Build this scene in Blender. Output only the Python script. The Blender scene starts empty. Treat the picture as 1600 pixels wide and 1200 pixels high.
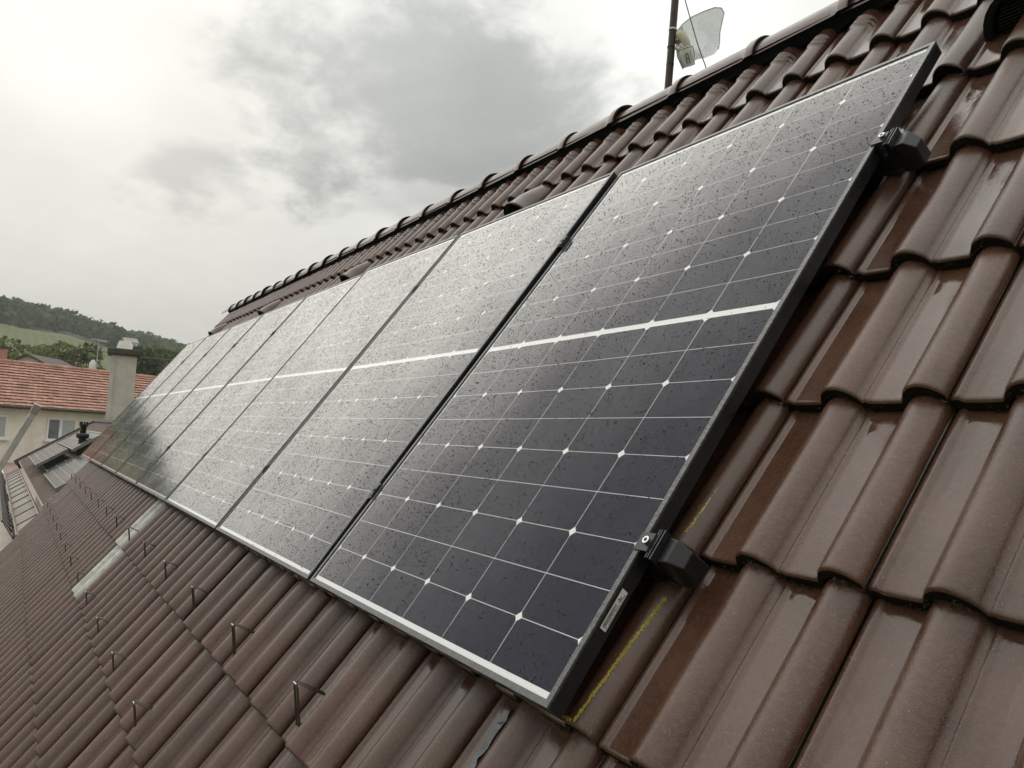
import bpy, math, random
import numpy as np
from mathutils import Matrix, Vector

random.seed(7)
rng = np.random.default_rng(11)
SC = bpy.context.scene
COL = SC.collection
R = math.radians

# ------------------------------------------------------------------ camera
CAM_F = 1223.5332 / 1600.0            # focal length / sensor width
CAM_LOC = Vector((0.9765166, -0.7138112, 0.3895679))
CAM_R = np.array([[0.539116376683062, 0.8403940546651008, 0.05560004744313868],
                  [-0.0352935593075539, 0.0884994897200077, -0.9954507546788557],
                  [-0.8414914717711237, 0.5347014804569463, 0.07737202164618912]])  # rows: right, down, forward
cam_d = bpy.data.cameras.new('camera')
cam = bpy.data.objects.new('camera', cam_d)
COL.objects.link(cam)
r_, d_, f_ = [Vector(v) for v in CAM_R]
cm = Matrix((r_, -d_, -f_)).transposed().to_4x4()
cm.translation = CAM_LOC
cam.matrix_world = cm
cam_d.sensor_width = 36.0
cam_d.lens = 36.0 * CAM_F
cam_d.clip_start = 0.02
cam_d.clip_end = 4000
SC.camera = cam

# ------------------------------------------------------------------ exposure
SC.view_settings.view_transform = 'Standard'
SC.view_settings.look = 'None'
SC.view_settings.exposure = 0.0
SC.view_settings.gamma = 1.0
SC.view_settings.use_curve_mapping = False
SC.cycles.max_bounces = 8
SC.cycles.transparent_max_bounces = 12
SC.cycles.volume_bounces = 0
SC.cycles.caustics_reflective = False
SC.cycles.caustics_refractive = False

# ------------------------------------------------------------------ sky and sun
SUN_EL, SUN_AZ = R(24), R(-88)       # behind the bright break in the cloud at left


class NT:
    """small helper round a node tree"""
    def __init__(s, tree):
        s.t = tree
        s.t.nodes.clear()

    def n(s, kind, **kw):
        nd = s.t.nodes.new(kind)
        ins = kw.pop('ins', {})
        for k, v in kw.items():
            setattr(nd, k, v)
        for k, v in ins.items():
            s.put(nd.inputs[k], v)
        return nd

    def put(s, sock, v):
        if isinstance(v, bpy.types.NodeSocket):
            s.t.links.new(v, sock)
        elif isinstance(v, bpy.types.Node):
            s.t.links.new(v.outputs[0], sock)
        else:
            if sock.type == 'RGBA' and len(v) == 3:
                v = (*v, 1)
            sock.default_value = v

    def math(s, op, a, b=0.0, c=None, clamp=False):
        nd = s.n('ShaderNodeMath', operation=op, use_clamp=clamp)
        s.put(nd.inputs[0], a)
        s.put(nd.inputs[1], b)
        if c is not None:
            s.put(nd.inputs[2], c)
        return nd.outputs[0]

    def vmath(s, op, a, b=None, out=0):
        nd = s.n('ShaderNodeVectorMath', operation=op)
        s.put(nd.inputs[0], a)
        if b is not None:
            s.put(nd.inputs[1], b)
        return nd.outputs[out]

    def mix(s, fac, a, b, blend='MIX'):
        nd = s.n('ShaderNodeMix', data_type='RGBA', blend_type=blend)
        s.put(nd.inputs['Factor'], fac)
        s.put(nd.inputs[6], a)
        s.put(nd.inputs[7], b)
        return nd.outputs[2]

    def ramp(s, v, lo, hi, a=0.0, b=1.0, smooth=True):
        nd = s.n('ShaderNodeMapRange', interpolation_type='SMOOTHSTEP' if smooth else 'LINEAR')
        s.put(nd.inputs[0], v)
        for i, x in enumerate((lo, hi, a, b)):
            nd.inputs[i + 1].default_value = x
        return nd.outputs[0]

    def noise(s, vec, scale, detail=4, rough=.55, dist=0.0, out=0):
        nd = s.n('ShaderNodeTexNoise')
        if vec is not None:
            s.put(nd.inputs['Vector'], vec)
        nd.inputs['Scale'].default_value = scale
        nd.inputs['Detail'].default_value = detail
        nd.inputs['Roughness'].default_value = rough
        nd.inputs['Distortion'].default_value = dist
        return nd.outputs[out]


def build_sky():
    w = bpy.data.worlds.new('World')
    SC.world = w
    w.use_nodes = True
    k = NT(w.node_tree)
    tc = k.n('ShaderNodeTexCoord')
    D = k.vmath('NORMALIZE', tc.outputs['Generated'])
    sep = k.n('ShaderNodeSeparateXYZ', ins={0: D})
    z = k.math('MAXIMUM', sep.outputs[2], 0.0)
    # overcast dome: brighter towards the zenith
    grad = k.math('ADD', .67, k.math('MULTIPLY', k.math('POWER', z, 1.5), 1.35))
    # flattened cloud-layer coordinates
    zz = k.math('ADD', z, 0.28)
    fx = k.math('DIVIDE', sep.outputs[0], zz)
    fy = k.math('DIVIDE', sep.outputs[1], zz)
    P = k.n('ShaderNodeCombineXYZ', ins={0: fx, 1: fy, 2: 0.3}).outputs[0]
    n1 = k.noise(P, 1.7, 7, .56, .25)
    n2 = k.noise(P, 5.2, 6, .6, .2)
    n3 = k.noise(P, 0.75, 5, .5, .1)
    wob = k.math('ADD', k.math('MULTIPLY', k.math('SUBTRACT', n1, .5), 1.0),
                 k.math('MULTIPLY', k.math('SUBTRACT', n2, .5), .85))

    def bank(az, el, ax, ay, core, edge):
        """an elliptical cloud bank round a direction, its edge broken by noise"""
        c = Vector((-math.cos(az) * math.cos(el), math.sin(az) * math.cos(el), math.sin(el)))
        t = Vector((math.sin(az), math.cos(az), 0))
        u = c.cross(t)
        if u.z < 0:
            u = -u
        a = k.math('DIVIDE', k.vmath('DOT_PRODUCT', D, tuple(t), 1), ax)
        b = k.math('DIVIDE', k.math('SUBTRACT', k.vmath('DOT_PRODUCT', D, tuple(u), 1), 0.0), ay)
        r = k.math('SQRT', k.math('ADD', k.math('MULTIPLY', a, a), k.math('MULTIPLY', b, b)))
        r = k.math('ADD', r, k.math('MULTIPLY', wob, 2.0))
        front = k.math('GREATER_THAN', k.vmath('DOT_PRODUCT', D, tuple(c), 1), 0.0)
        return k.math('MULTIPLY', k.ramp(r, core, edge, 1.0, 0.0), front)

    dark = bank(R(24), R(24.5), .30, .185, .40, 1.0)
    dark2 = bank(R(8.0), R(17.0), .105, .058, .30, 1.0)
    dark3 = bank(R(27), R(17.5), .16, .05, .2, 1.2)
    lit = bank(R(3), R(20.0), .13, .085, .1, 1.2)
    lit2 = bank(R(44), R(25), .17, .16, .2, 1.2)
    broad = k.ramp(n3, .40, .66)
    wisps = k.ramp(n2, .35, .7)
    toward = k.vmath('DOT_PRODUCT', D, (-.913, .032, .407), 1)
    grad = k.math('MULTIPLY', grad, k.ramp(toward, -1.0, 1.0, .64, 1.02, smooth=False))
    val = k.math('MULTIPLY', grad, k.math('ADD', .97, k.math('MULTIPLY', wisps, .06)))
    val = k.math('MULTIPLY', val, k.math('SUBTRACT', 1.04, k.math('MULTIPLY', broad, .16)))
    val = k.math('MULTIPLY', val, k.math('ADD', 1.0, k.math('MULTIPLY', lit, .14)))
    val = k.math('MULTIPLY', val, k.math('ADD', 1.0, k.math('MULTIPLY', lit2, .28)))
    dm = k.math('MAXIMUM', k.math('MULTIPLY', dark, .74), k.math('MAXIMUM', k.math('MULTIPLY', dark2, .50), k.math('MULTIPLY', dark3, .5)))
    tex = k.math('SUBTRACT', .62, k.math('MULTIPLY', k.math('SUBTRACT', n1, .5), .85))
    val = k.math('MULTIPLY', val, k.math('SUBTRACT', 1.0, k.math('MULTIPLY', dm, k.math('MULTIPLY', tex, .92))))
    tint = k.mix(dm, (1.0, .995, .945), (.965, 1.0, .985))
    cloud = k.vmath('SCALE', tint)
    k.t.links.new(val, cloud.node.inputs['Scale'])
    sky = k.n('ShaderNodeTexSky', sky_type='NISHITA', sun_disc=False, sun_elevation=SUN_EL,
              sun_rotation=SUN_AZ, dust_density=3.0)
    bg1 = k.n('ShaderNodeBackground', ins={0: sky.outputs[0], 1: 0.05})
    bg2 = k.n('ShaderNodeBackground', ins={0: cloud, 1: 1.0})
    mx = k.n('ShaderNodeMixShader', ins={0: 0.95, 1: bg1.outputs[0], 2: bg2.outputs[0]})
    k.n('ShaderNodeOutputWorld', ins={0: mx.outputs[0]})


build_sky()
sun_d = bpy.data.lights.new('sun', 'SUN')
sun_d.energy = 0.5
sun_d.angle = R(85)
sun_d.color = (1, .97, .92)
sun = bpy.data.objects.new('sun', sun_d)
COL.objects.link(sun)
_sd = Vector((math.sin(SUN_AZ) * math.cos(SUN_EL), math.cos(SUN_AZ) * math.cos(SUN_EL), math.sin(SUN_EL)))
sun.rotation_euler = _sd.to_track_quat('Z', 'Y').to_euler()
sun.location = (0, 0, 30)

# ------------------------------------------------------------------ frames
TH = R(53.5)
ST, CT = math.sin(TH), math.cos(TH)
ROOF = Matrix(((1, 0, 0, 0), (0, CT, -ST, 0), (0, ST, CT, 0), (0, 0, 0, 1)))   # local x = right, y = up the slope, z = off the roof


def roofm(u, v, h):
    """a frame on the roof plane, u metres to the left, v up the slope, h off the array's plane"""
    return ROOF @ Matrix.Translation((-u, v, h))


def roofp(u, v, h):
    return ROOF @ Vector((-u, v, h))


def ray(px, py):
    a = np.array([(px - 800) / 1223.533, (py - 600) / 1223.533, 1.0])
    d = CAM_R.T @ a
    return Vector(d / np.linalg.norm(d))


def atD(px, py, dist):
    """point on a sight line at a given horizontal distance (used to survey the far things)"""
    d = ray(px, py)
    return CAM_LOC + d * (dist / math.hypot(d.x, d.y))


# ------------------------------------------------------------------ objects
WM = {}


def wm(o):
    return WM.get(o.name, Matrix.Identity(4))


def place(o, M, parent=None):
    if parent is not None:
        o.parent = parent
        o.matrix_basis = wm(parent).inverted() @ M
    else:
        o.matrix_basis = M
    WM[o.name] = M


def link(name, data, M=None, parent=None):
    o = bpy.data.objects.new(name, data)
    COL.objects.link(o)
    if M is None:
        M = wm(parent) if parent is not None else Matrix.Identity(4)
    place(o, M, parent)
    return o


def tag(o, label=None, cat=None, group=None, kind=None):
    if label:
        o['label'] = label
    if cat:
        o['category'] = cat
    if group:
        o['group'] = group
    if kind:
        o['kind'] = kind
    return o


def thing(name, M, label, cat, group=None):
    o = link(name, None, M)
    o.empty_display_size = .05
    return tag(o, label, cat, group)


class MB:
    def __init__(s):
        s.v, s.f, s.m, s.s = [], [], [], []

    def add(s, verts, faces, mi=0, smooth=False):
        b = len(s.v)
        s.v += [tuple(p) for p in verts]
        for f in faces:
            s.f.append(tuple(b + i for i in f))
            s.m.append(mi)
            s.s.append(smooth)
        return s

    def box(s, x0, x1, y0, y1, z0, z1, mi=0, M=None, bev=0.0):
        if bev > 0:
            a = bev
            prof = [(x0 + a, y0), (x1 - a, y0), (x1, y0 + a), (x1, y1 - a), (x1 - a, y1), (x0 + a, y1), (x0, y1 - a), (x0, y0 + a)]
            inn = [(x0 + a, y0 + a), (x1 - a, y0 + a), (x1 - a, y0 + a), (x1 - a, y1 - a), (x1 - a, y1 - a), (x0 + a, y1 - a), (x0 + a, y1 - a), (x0 + a, y0 + a)]
            vs = [(*p, z0 + a) for p in prof] + [(*p, z1 - a) for p in prof] + [(*p, z0) for p in inn] + [(*p, z1) for p in inn]
            fs = []
            for i in range(8):
                j = (i + 1) % 8
                fs += [(i, j, 8 + j, 8 + i), (8 + i, 8 + j, 24 + j, 24 + i), (j, i, 16 + i, 16 + j)]
            fs += [tuple(range(24, 32)), tuple(range(23, 15, -1))]
        else:
            vs = [(x, y, z) for z in (z0, z1) for y in (y0, y1) for x in (x0, x1)]
            fs = [(0, 2, 3, 1), (4, 5, 7, 6), (0, 1, 5, 4), (2, 6, 7, 3), (0, 4, 6, 2), (1, 3, 7, 5)]
        if M is not None:
            vs = [M @ Vector(p) for p in vs]
        return s.add(vs, fs, mi)

    def tube(s, pts, rad, n=8, mi=0, cap=True, smooth=True):
        pts = [Vector(p) for p in pts]
        rads = rad if isinstance(rad, (list, tuple)) else [rad] * len(pts)
        vs, fs = [], []
        up = None
        for i, p in enumerate(pts):
            t = (pts[min(i + 1, len(pts) - 1)] - pts[max(i - 1, 0)]).normalized()
            if up is None:
                a = Vector((0, 0, 1)) if abs(t.z) < .9 else Vector((1, 0, 0))
                up = (a - t * a.dot(t)).normalized()
            else:
                up = (up - t * up.dot(t)).normalized()
            w = t.cross(up)
            for j in range(n):
                an = 2 * math.pi * j / n
                vs.append(p + (up * math.cos(an) + w * math.sin(an)) * rads[i])
        for i in range(len(pts) - 1):
            for j in range(n):
                k = (j + 1) % n
                fs.append((i * n + j, i * n + k, (i + 1) * n + k, (i + 1) * n + j))
        s.add(vs, fs, mi, smooth)
        if cap:
            b = len(pts) - 1
            s.add(vs[:n], [tuple(range(n - 1, -1, -1))], mi)
            s.add(vs[b * n:], [tuple(range(n))], mi)
        return s

    def cyl(s, p0, p1, r0, r1=None, n=12, mi=0, cap=True, smooth=True):
        return s.tube([p0, p1], [r0, r1 if r1 is not None else r0], n, mi, cap, smooth)

    def mesh(s, name, mats):
        me = bpy.data.meshes.new(name)
        me.from_pydata(s.v, [], s.f)
        for m in mats:
            me.materials.append(m)
        me.polygons.foreach_set('material_index', s.m)
        me.polygons.foreach_set('use_smooth', s.s)
        me.update()
        return me

    def build(s, name, mats, parent=None, M=None):
        if not isinstance(mats, (list, tuple)):
            mats = [mats]
        return link(name, s.mesh(name, mats), M, parent)


# ------------------------------------------------------------------ materials
def mat(name, col, rough=.5, metal=0.0, spec=.5, var=0.0, vscale=6.0, bump=0.0, bscale=60.0, ior=1.5, rvar=0.0, objvar=0.0,
        dirt=None, island=0.0):
    m = bpy.data.materials.new(name)
    m.use_nodes = True
    k = NT(m.node_tree)
    tc = k.n('ShaderNodeTexCoord').outputs['Object']
    c = col
    if var > 0:
        n = k.noise(tc, vscale, 5, .6)
        c = k.mix(k.ramp(n, .3, .7), tuple(x * (1 - var) for x in col), tuple(min(1, x * (1 + var)) for x in col))
    if dirt:
        n = k.noise(tc, dirt[1], 6, .65)
        c = k.mix(k.ramp(n, dirt[2], dirt[3]), c, dirt[0])
    if objvar > 0 or island > 0:
        rnd = k.n('ShaderNodeObjectInfo').outputs['Random'] if objvar > 0 else k.n('ShaderNodeNewGeometry').outputs['Random Per Island']
        a = objvar or island
        h = k.n('ShaderNodeHueSaturation', ins={'Value': k.ramp(rnd, 0, 1, 1 - a, 1 + a, smooth=False)})
        k.put(h.inputs['Color'], c)
        c = h.outputs[0]
    b = k.n('ShaderNodeBsdfPrincipled')
    k.put(b.inputs['Base Color'], c)
    if rvar > 0:
        k.put(b.inputs['Roughness'], k.ramp(k.noise(tc, vscale * 2.2, 4, .6), .3, .7, max(.02, rough - rvar), rough + rvar))
    else:
        b.inputs['Roughness'].default_value = rough
    b.inputs['Metallic'].default_value = metal
    b.inputs['Specular IOR Level'].default_value = spec
    b.inputs['IOR'].default_value = ior
    if bump > 0:
        bp = k.n('ShaderNodeBump', ins={'Strength': bump, 'Distance': .004, 'Height': k.noise(tc, bscale, 5, .65)})
        k.put(b.inputs['Normal'], bp)
    k.n('ShaderNodeOutputMaterial', ins={0: b.outputs[0]})
    return m


def tile_material(name, kind):
    """wet brown concrete tile: 'roll' drains and is only damp, 'pan' carries a film of water, 'nose' is the mossy front edge"""
    m = bpy.data.materials.new(name)
    m.use_nodes = True
    k = NT(m.node_tree)
    tc = k.n('ShaderNodeTexCoord').outputs['Object']
    info = k.n('ShaderNodeObjectInfo')
    off = k.vmath('ADD', tc, k.vmath('SCALE', info.outputs['Location']))
    rnd = info.outputs['Random']
    sh = k.n('ShaderNodeCombineXYZ', ins={0: k.math('MULTIPLY', rnd, 31.0), 1: k.math('MULTIPLY', rnd, 17.0)}).outputs[0]
    P = k.vmath('ADD', tc, sh)
    stretch = k.vmath('MULTIPLY', P, (12.0, 6.0, 12.0))
    n_big = k.noise(P, 7.0, 5, .6)
    n_str = k.noise(stretch, 1.0, 5, .6)
    n_fine = k.noise(P, 430.0, 2, .6)
    n_mid = k.noise(P, 120.0, 4, .7)
    c = k.mix(k.ramp(n_big, .3, .72), (.064, .0265, .0145), (.100, .048, .029))
    c = k.mix(k.math('MULTIPLY', k.ramp(n_str, .45, .75), .18), c, (.120, .084, .066))
    c = k.mix(k.math('MULTIPLY', k.ramp(n_mid, .35, .7), .30), c, (.135, .095, .075))
    stain = k.ramp(k.noise(k.vmath('MULTIPLY', P, (18.0, 4.0, 9.0)), 1.0, 5, .65), .56, .74)
    c = k.mix(k.math('MULTIPLY', stain, .22), c, (.045, .022, .014))
    # fine specks: the odd light and dark dot scattered at random
    c = k.mix(k.ramp(n_fine, .68, .74), c, (.30, .26, .22))
    c = k.mix(k.ramp(n_fine, .33, .22), c, (.030, .018, .014))
    h = k.n('ShaderNodeHueSaturation', ins={'Value': k.ramp(rnd, 0, 1, .85, 1.15, smooth=False)})
    k.put(h.inputs['Color'], c)
    c = h.outputs[0]
    b = k.n('ShaderNodeBsdfPrincipled')
    b.inputs['IOR'].default_value = 1.56
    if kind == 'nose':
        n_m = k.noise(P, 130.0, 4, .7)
        c = k.mix(k.ramp(n_m, .35, .6), (.006, .0055, .004), (.016, .013, .009))  # dirt plus the shade of gaps and grooves, put into a near-black colour
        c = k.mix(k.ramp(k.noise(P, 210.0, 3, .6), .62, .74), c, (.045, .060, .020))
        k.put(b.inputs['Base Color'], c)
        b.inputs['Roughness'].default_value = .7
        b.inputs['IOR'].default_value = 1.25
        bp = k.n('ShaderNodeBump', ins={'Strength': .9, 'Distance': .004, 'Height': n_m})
    elif kind == 'roll':
        k.put(b.inputs['Base Color'], c)
        k.put(b.inputs['Roughness'], k.ramp(n_str, .3, .75, .15, .27))
        ht = k.math('ADD', k.math('MULTIPLY', n_fine, .55), k.math('MULTIPLY', n_mid, .5))
        bp = k.n('ShaderNodeBump', ins={'Strength': .40, 'Distance': .0024, 'Height': ht})
    else:
        wet = k.ramp(k.noise(stretch, .8, 4, .6), .40, .60)
        k.put(b.inputs['Base Color'], c)
        k.put(b.inputs['Roughness'], k.math('ADD', .03, k.math('MULTIPLY', wet, .10)))
        rip = k.noise(k.vmath('MULTIPLY', P, (60.0, 40.0, 30.0)), 1.0, 3, .55)
        ht = k.math('ADD', k.math('MULTIPLY', rip, .6), k.math('MULTIPLY', k.math('MULTIPLY', n_fine, wet), .35))
        bp = k.n('ShaderNodeBump', ins={'Strength': .16, 'Distance': .003, 'Height': ht})
    k.put(b.inputs['Normal'], bp)
    k.n('ShaderNodeOutputMaterial', ins={0: b.outputs[0]})
    return m


def glass_material(name):
    """anti-reflective module glass under a film of rain: hardly mirrors when seen steeply, strongly at grazing angles"""
    m = bpy.data.materials.new(name)
    m.use_nodes = True
    k = NT(m.node_tree)
    tc = k.n('ShaderNodeTexCoord').outputs['Object']
    lw = k.n('ShaderNodeLayerWeight', ins={'Blend': .5})
    cr = k.n('ShaderNodeValToRGB', ins={0: lw.outputs['Facing']})
    pts = [(0, .020), (.40, .028), (.47, .036), (.53, .062), (.59, .085), (.66, .215), (.72, .39), (.83, .57), (.91, .68), (1.0, .95)]
    el = cr.color_ramp.elements
    while len(el) < len(pts):
        el.new(.5)
    for e, (p, v) in zip(el, pts):
        e.position = p
        e.color = (v, v, v, 1)
    fac = cr.outputs[0]
    n = k.noise(tc, 3.0, 5, .6)
    n2 = k.noise(k.vmath('MULTIPLY', tc, (26.0, 2.2, 1.0)), 1.0, 4, .6)
    fac = k.math('MULTIPLY', fac, k.math('ADD', k.ramp(n, .3, .7, .90, 1.06), k.ramp(n2, .35, .7, -.04, .05)))
    tr = k.n('ShaderNodeBsdfTransparent', ins={0: (.97, .975, .98)})
    gl = k.n('ShaderNodeBsdfAnisotropic', ins={'Color': (1, .99, .96), 'Roughness': k.ramp(n, .3, .7, .07, .13)})
    mx = k.n('ShaderNodeMixShader', ins={0: fac, 1: tr.outputs[0], 2: gl.outputs[0]})
    k.n('ShaderNodeOutputMaterial', ins={0: mx.outputs[0]})
    return m


def clear_material(name, rough, ior, tint=(.97, .98, .98), bump=0.0, scale=1.0, base=None, clear=1.0):
    """thin clear sheet: lets the things behind through, mirrors by Fresnel"""
    m = bpy.data.materials.new(name)
    m.use_nodes = True
    k = NT(m.node_tree)
    fr = k.n('ShaderNodeFresnel', ins={'IOR': ior})
    tr = k.n('ShaderNodeBsdfTransparent', ins={0: tint})
    under = tr.outputs[0]
    if base is not None:
        df = k.n('ShaderNodeBsdfDiffuse', ins={0: base})
        under = k.n('ShaderNodeMixShader', ins={0: clear, 1: df.outputs[0], 2: tr.outputs[0]}).outputs[0]
    gl = k.n('ShaderNodeBsdfAnisotropic', ins={'Color': (1, 1, 1), 'Roughness': rough})
    if bump > 0:
        tc = k.n('ShaderNodeTexCoord').outputs['Object']
        bp = k.n('ShaderNodeBump', ins={'Strength': bump, 'Distance': .002, 'Height': k.noise(tc, scale, 3, .5)})
        k.put(gl.inputs['Normal'], bp)
        k.put(fr.inputs['Normal'], bp)
    mx = k.n('ShaderNodeMixShader', ins={0: fr.outputs[0], 1: under, 2: gl.outputs[0]})
    k.n('ShaderNodeOutputMaterial', ins={0: mx.outputs[0]})
    return m


M = {}
M['roll'] = tile_material('damp_tile_roll', 'roll')
M['pan'] = tile_material('wet_tile_pan', 'pan')
M['nose'] = tile_material('mossy_shaded_tile_edge', 'nose')
M['deck'] = mat('roof_underlay', (.02, .017, .015), .8)
M['milk'] = mat('milky_acrylic', (.46, .46, .42), .20, var=.22, vscale=20, ior=1.5, bump=.1, bscale=40)
M['cell'] = mat('silicon_cell', (.0140, .0122, .029), .5, var=.12, vscale=3, spec=0.0)
M['cell_far'] = M['cell']
M['white_sheet'] = mat('white_backsheet', (.90, .90, .89), .5, spec=.2)
M['glass'] = glass_material('wet_module_glass')
M['drop'] = clear_material('rain_drop', .03, 1.34, tint=(.9, .9, .9), base=(.010, .010, .013), clear=.10)
M['black_alu'] = mat('black_anodised_aluminium', (.012, .013, .015), .32, metal=0.0, spec=.6, var=.2, vscale=30, rvar=.06)
M['lip_alu'] = mat('wet_frame_lip_sheen', (.105, .105, .104), .25, metal=.2, var=.18, vscale=55, bump=.06, bscale=180, rvar=.08)  # black frame lip paled: sky sheen put into the base colour
M['steel'] = mat('bright_steel', (.62, .61, .58), .22, metal=1.0)
M['dark_steel'] = mat('brown_coated_steel', (.035, .024, .020), .32, var=.3, vscale=40, ior=1.6)
M['zinc'] = mat('wet_zinc_strap', (.12, .115, .11), .22, metal=.8, var=.3, vscale=25)
M['black_plastic'] = mat('black_plastic', (.009, .010, .011), .34, bump=.05, bscale=200)
M['black_rubber'] = mat('ridge_vent_strip', (.005, .005, .005), .9, spec=.1)
M['sticker'] = mat('paper_label', (.72, .72, .70), .5)
M['ink'] = mat('black_ink', (.01, .01, .01), .5)
M['chalk'] = mat('yellow_chalk', (.50, .41, .07), .8, var=.25, vscale=200)
M['ridge'] = M['roll']
M['mast'] = mat('rusty_brown_mast', (.045, .030, .026), .45, var=.35, vscale=18, bump=.1, bscale=80)
M['cream_plastic'] = mat('aged_cream_plastic', (.55, .50, .38), .4, var=.1, vscale=20)
M['white_plastic'] = mat('white_plastic', (.70, .71, .69), .35)
M['grid'] = clear_material('grey_grid_plastic', .3, 1.45, tint=(.93, .95, .95), base=(.70, .73, .72), clear=.66)
M['grey_wire'] = mat('grey_cable', (.22, .22, .24), .5)
M['cream_wall'] = mat('cream_render', (.80, .755, .655), .9, var=.10, vscale=1.2, bump=.4, bscale=14, spec=.2)
M['pale_wall'] = mat('pale_render', (.62, .58, .50), .9, var=.08, vscale=1.5, spec=.2)
M['peach_wall'] = mat('peach_render', (.74, .60, .44), .9, var=.06, vscale=1.5, spec=.2)
M['chimney'] = mat('grey_cement_render', (.50, .475, .425), .9, var=.10, vscale=3.0, bump=.3, bscale=25, spec=.2, dirt=((.37, .345, .30), 1.8, .5, .75))
M['concrete_dark'] = mat('weathered_concrete_slab', (.075, .070, .060), .85, var=.3, vscale=6)
M['white_metal'] = mat('pale_sheet_metal', (.72, .71, .67), .4, var=.06, vscale=8)
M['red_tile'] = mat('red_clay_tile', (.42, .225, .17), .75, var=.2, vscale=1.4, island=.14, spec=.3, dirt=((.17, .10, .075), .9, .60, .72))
M['red_shadow'] = mat('shaded_clay_tile_butt', (.14, .07, .05), .85)  # darker copy of the red clay, shade of the course steps put into colour
M['white_frame'] = mat('white_window_frame', (.80, .80, .78), .4)
M['pane_dark'] = mat('window_pane_grey', (.16, .18, .19), .08, var=.2, vscale=1.5)
M['pane_pale'] = mat('window_pane_blind', (.42, .46, .45), .15, var=.08, vscale=2)
M['far_brown'] = mat('wet_brown_sheet_roof', (.27, .22, .19), .35, var=.18, vscale=1.8, rvar=.1)
M['far_pink'] = mat('faded_brown_roof', (.26, .17, .145), .5, var=.12, vscale=1.2)
M['far_grey'] = mat('grey_zinc', (.26, .23, .20), .4, var=.15, vscale=2)
M['galv'] = mat('galvanised_steel', (.42, .43, .43), .4, metal=.3, var=.12, vscale=8)
M['far_frame'] = mat('far_panel_frame', (.17, .17, .165), .4)
M['far_sheet'] = mat('far_backsheet', (.42, .42, .41), .5)
M['dark_roof'] = mat('old_dark_roof', (.09, .08, .075), .8, var=.2, vscale=2)
M['bark'] = mat('tree_bark', (.075, .06, .045), .9, var=.3, vscale=4)


def leaf_mat(name, a, b, scale):
    m = bpy.data.materials.new(name)
    m.use_nodes = True
    k = NT(m.node_tree)
    tc = k.n('ShaderNodeTexCoord').outputs['Object']
    rnd = k.n('ShaderNodeNewGeometry').outputs['Random Per Island']
    f = k.math('ADD', k.math('MULTIPLY', k.noise(tc, scale, 3, .6), .7), k.math('MULTIPLY', rnd, .35))
    c = k.mix(k.ramp(f, .32, .72), a, b)
    d = k.n('ShaderNodeBsdfDiffuse', ins={0: c})
    t = k.n('ShaderNodeBsdfTranslucent', ins={0: c})
    mx = k.n('ShaderNodeMixShader', ins={0: .25, 1: d.outputs[0], 2: t.outputs[0]})
    k.n('ShaderNodeOutputMaterial', ins={0: mx.outputs[0]})
    return m


M['forest'] = leaf_mat('forest_foliage', (.046, .070, .025), (.125, .155, .056), .05)
M['leaf_green'] = leaf_mat('spring_foliage', (.10, .12, .045), (.23, .25, .095), .5)
M['leaf_dark'] = leaf_mat('dark_foliage', (.06, .082, .034), (.15, .175, .068), .5)
M['leaf_yellow'] = leaf_mat('yellow_foliage', (.11, .09, .03), (.26, .19, .06), .6)


def ground_mat():
    m = bpy.data.materials.new('vineyard_slope')
    m.use_nodes = True
    k = NT(m.node_tree)
    tc = k.n('ShaderNodeTexCoord').outputs['Object']
    n = k.noise(tc, .02, 6, .6)
    n2 = k.noise(tc, .3, 5, .6)
    rows = k.n('ShaderNodeTexWave', wave_type='BANDS', bands_direction='Y', ins={'Vector': tc, 'Scale': .11, 'Distortion': .6, 'Detail': 2.0, 'Detail Scale': .4})
    c = k.mix(k.ramp(n, .35, .65), (.125, .145, .070), (.165, .170, .092))
    c = k.mix(k.math('MULTIPLY', rows.outputs['Fac'], .35), c, (.060, .082, .032))
    c = k.mix(k.math('MULTIPLY', k.ramp(n2, .4, .7), .4), c, (.19, .175, .10))
    b = k.n('ShaderNodeBsdfPrincipled', ins={'Base Color': c, 'Roughness': .95, 'Specular IOR Level': .1})
    k.n('ShaderNodeOutputMaterial', ins={0: b.outputs[0]})
    return m


M['ground'] = ground_mat()

# ------------------------------------------------------------------ terrain


def top_el(az):
    return min(max(7.45 - .155 * az - .0022 * az * abs(az) * .3, 1.5), 8.6)


def terr(az, d):
    """ground height at azimuth az (degrees from -X towards +Y) and distance d"""
    fac = top_el(az) / 7.45
    keys = [(0, -6.6), (60, -6.6), (110, -4.5), (200, 10.0), (350, 33.5), (470, 47), (640, 67.5), (720, 70), (900, 55), (1400, 10), (3000, -20)]
    for (a, za), (b, zb) in zip(keys, keys[1:]):
        if d <= b:
            t = (d - a) / (b - a)
            t = t * t * (3 - 2 * t) * .4 + t * .6
            z = za + (zb - za) * t
            break
    else:
        z = -20
    base = -6.6
    zz = base + (z - base) * fac
    return zz + (1.2 * math.sin(az * .9 + d * .013) + 1.5 * math.sin(az * .33 + 1.3)) * min(1, max(0, (d - 150) / 300))


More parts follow.
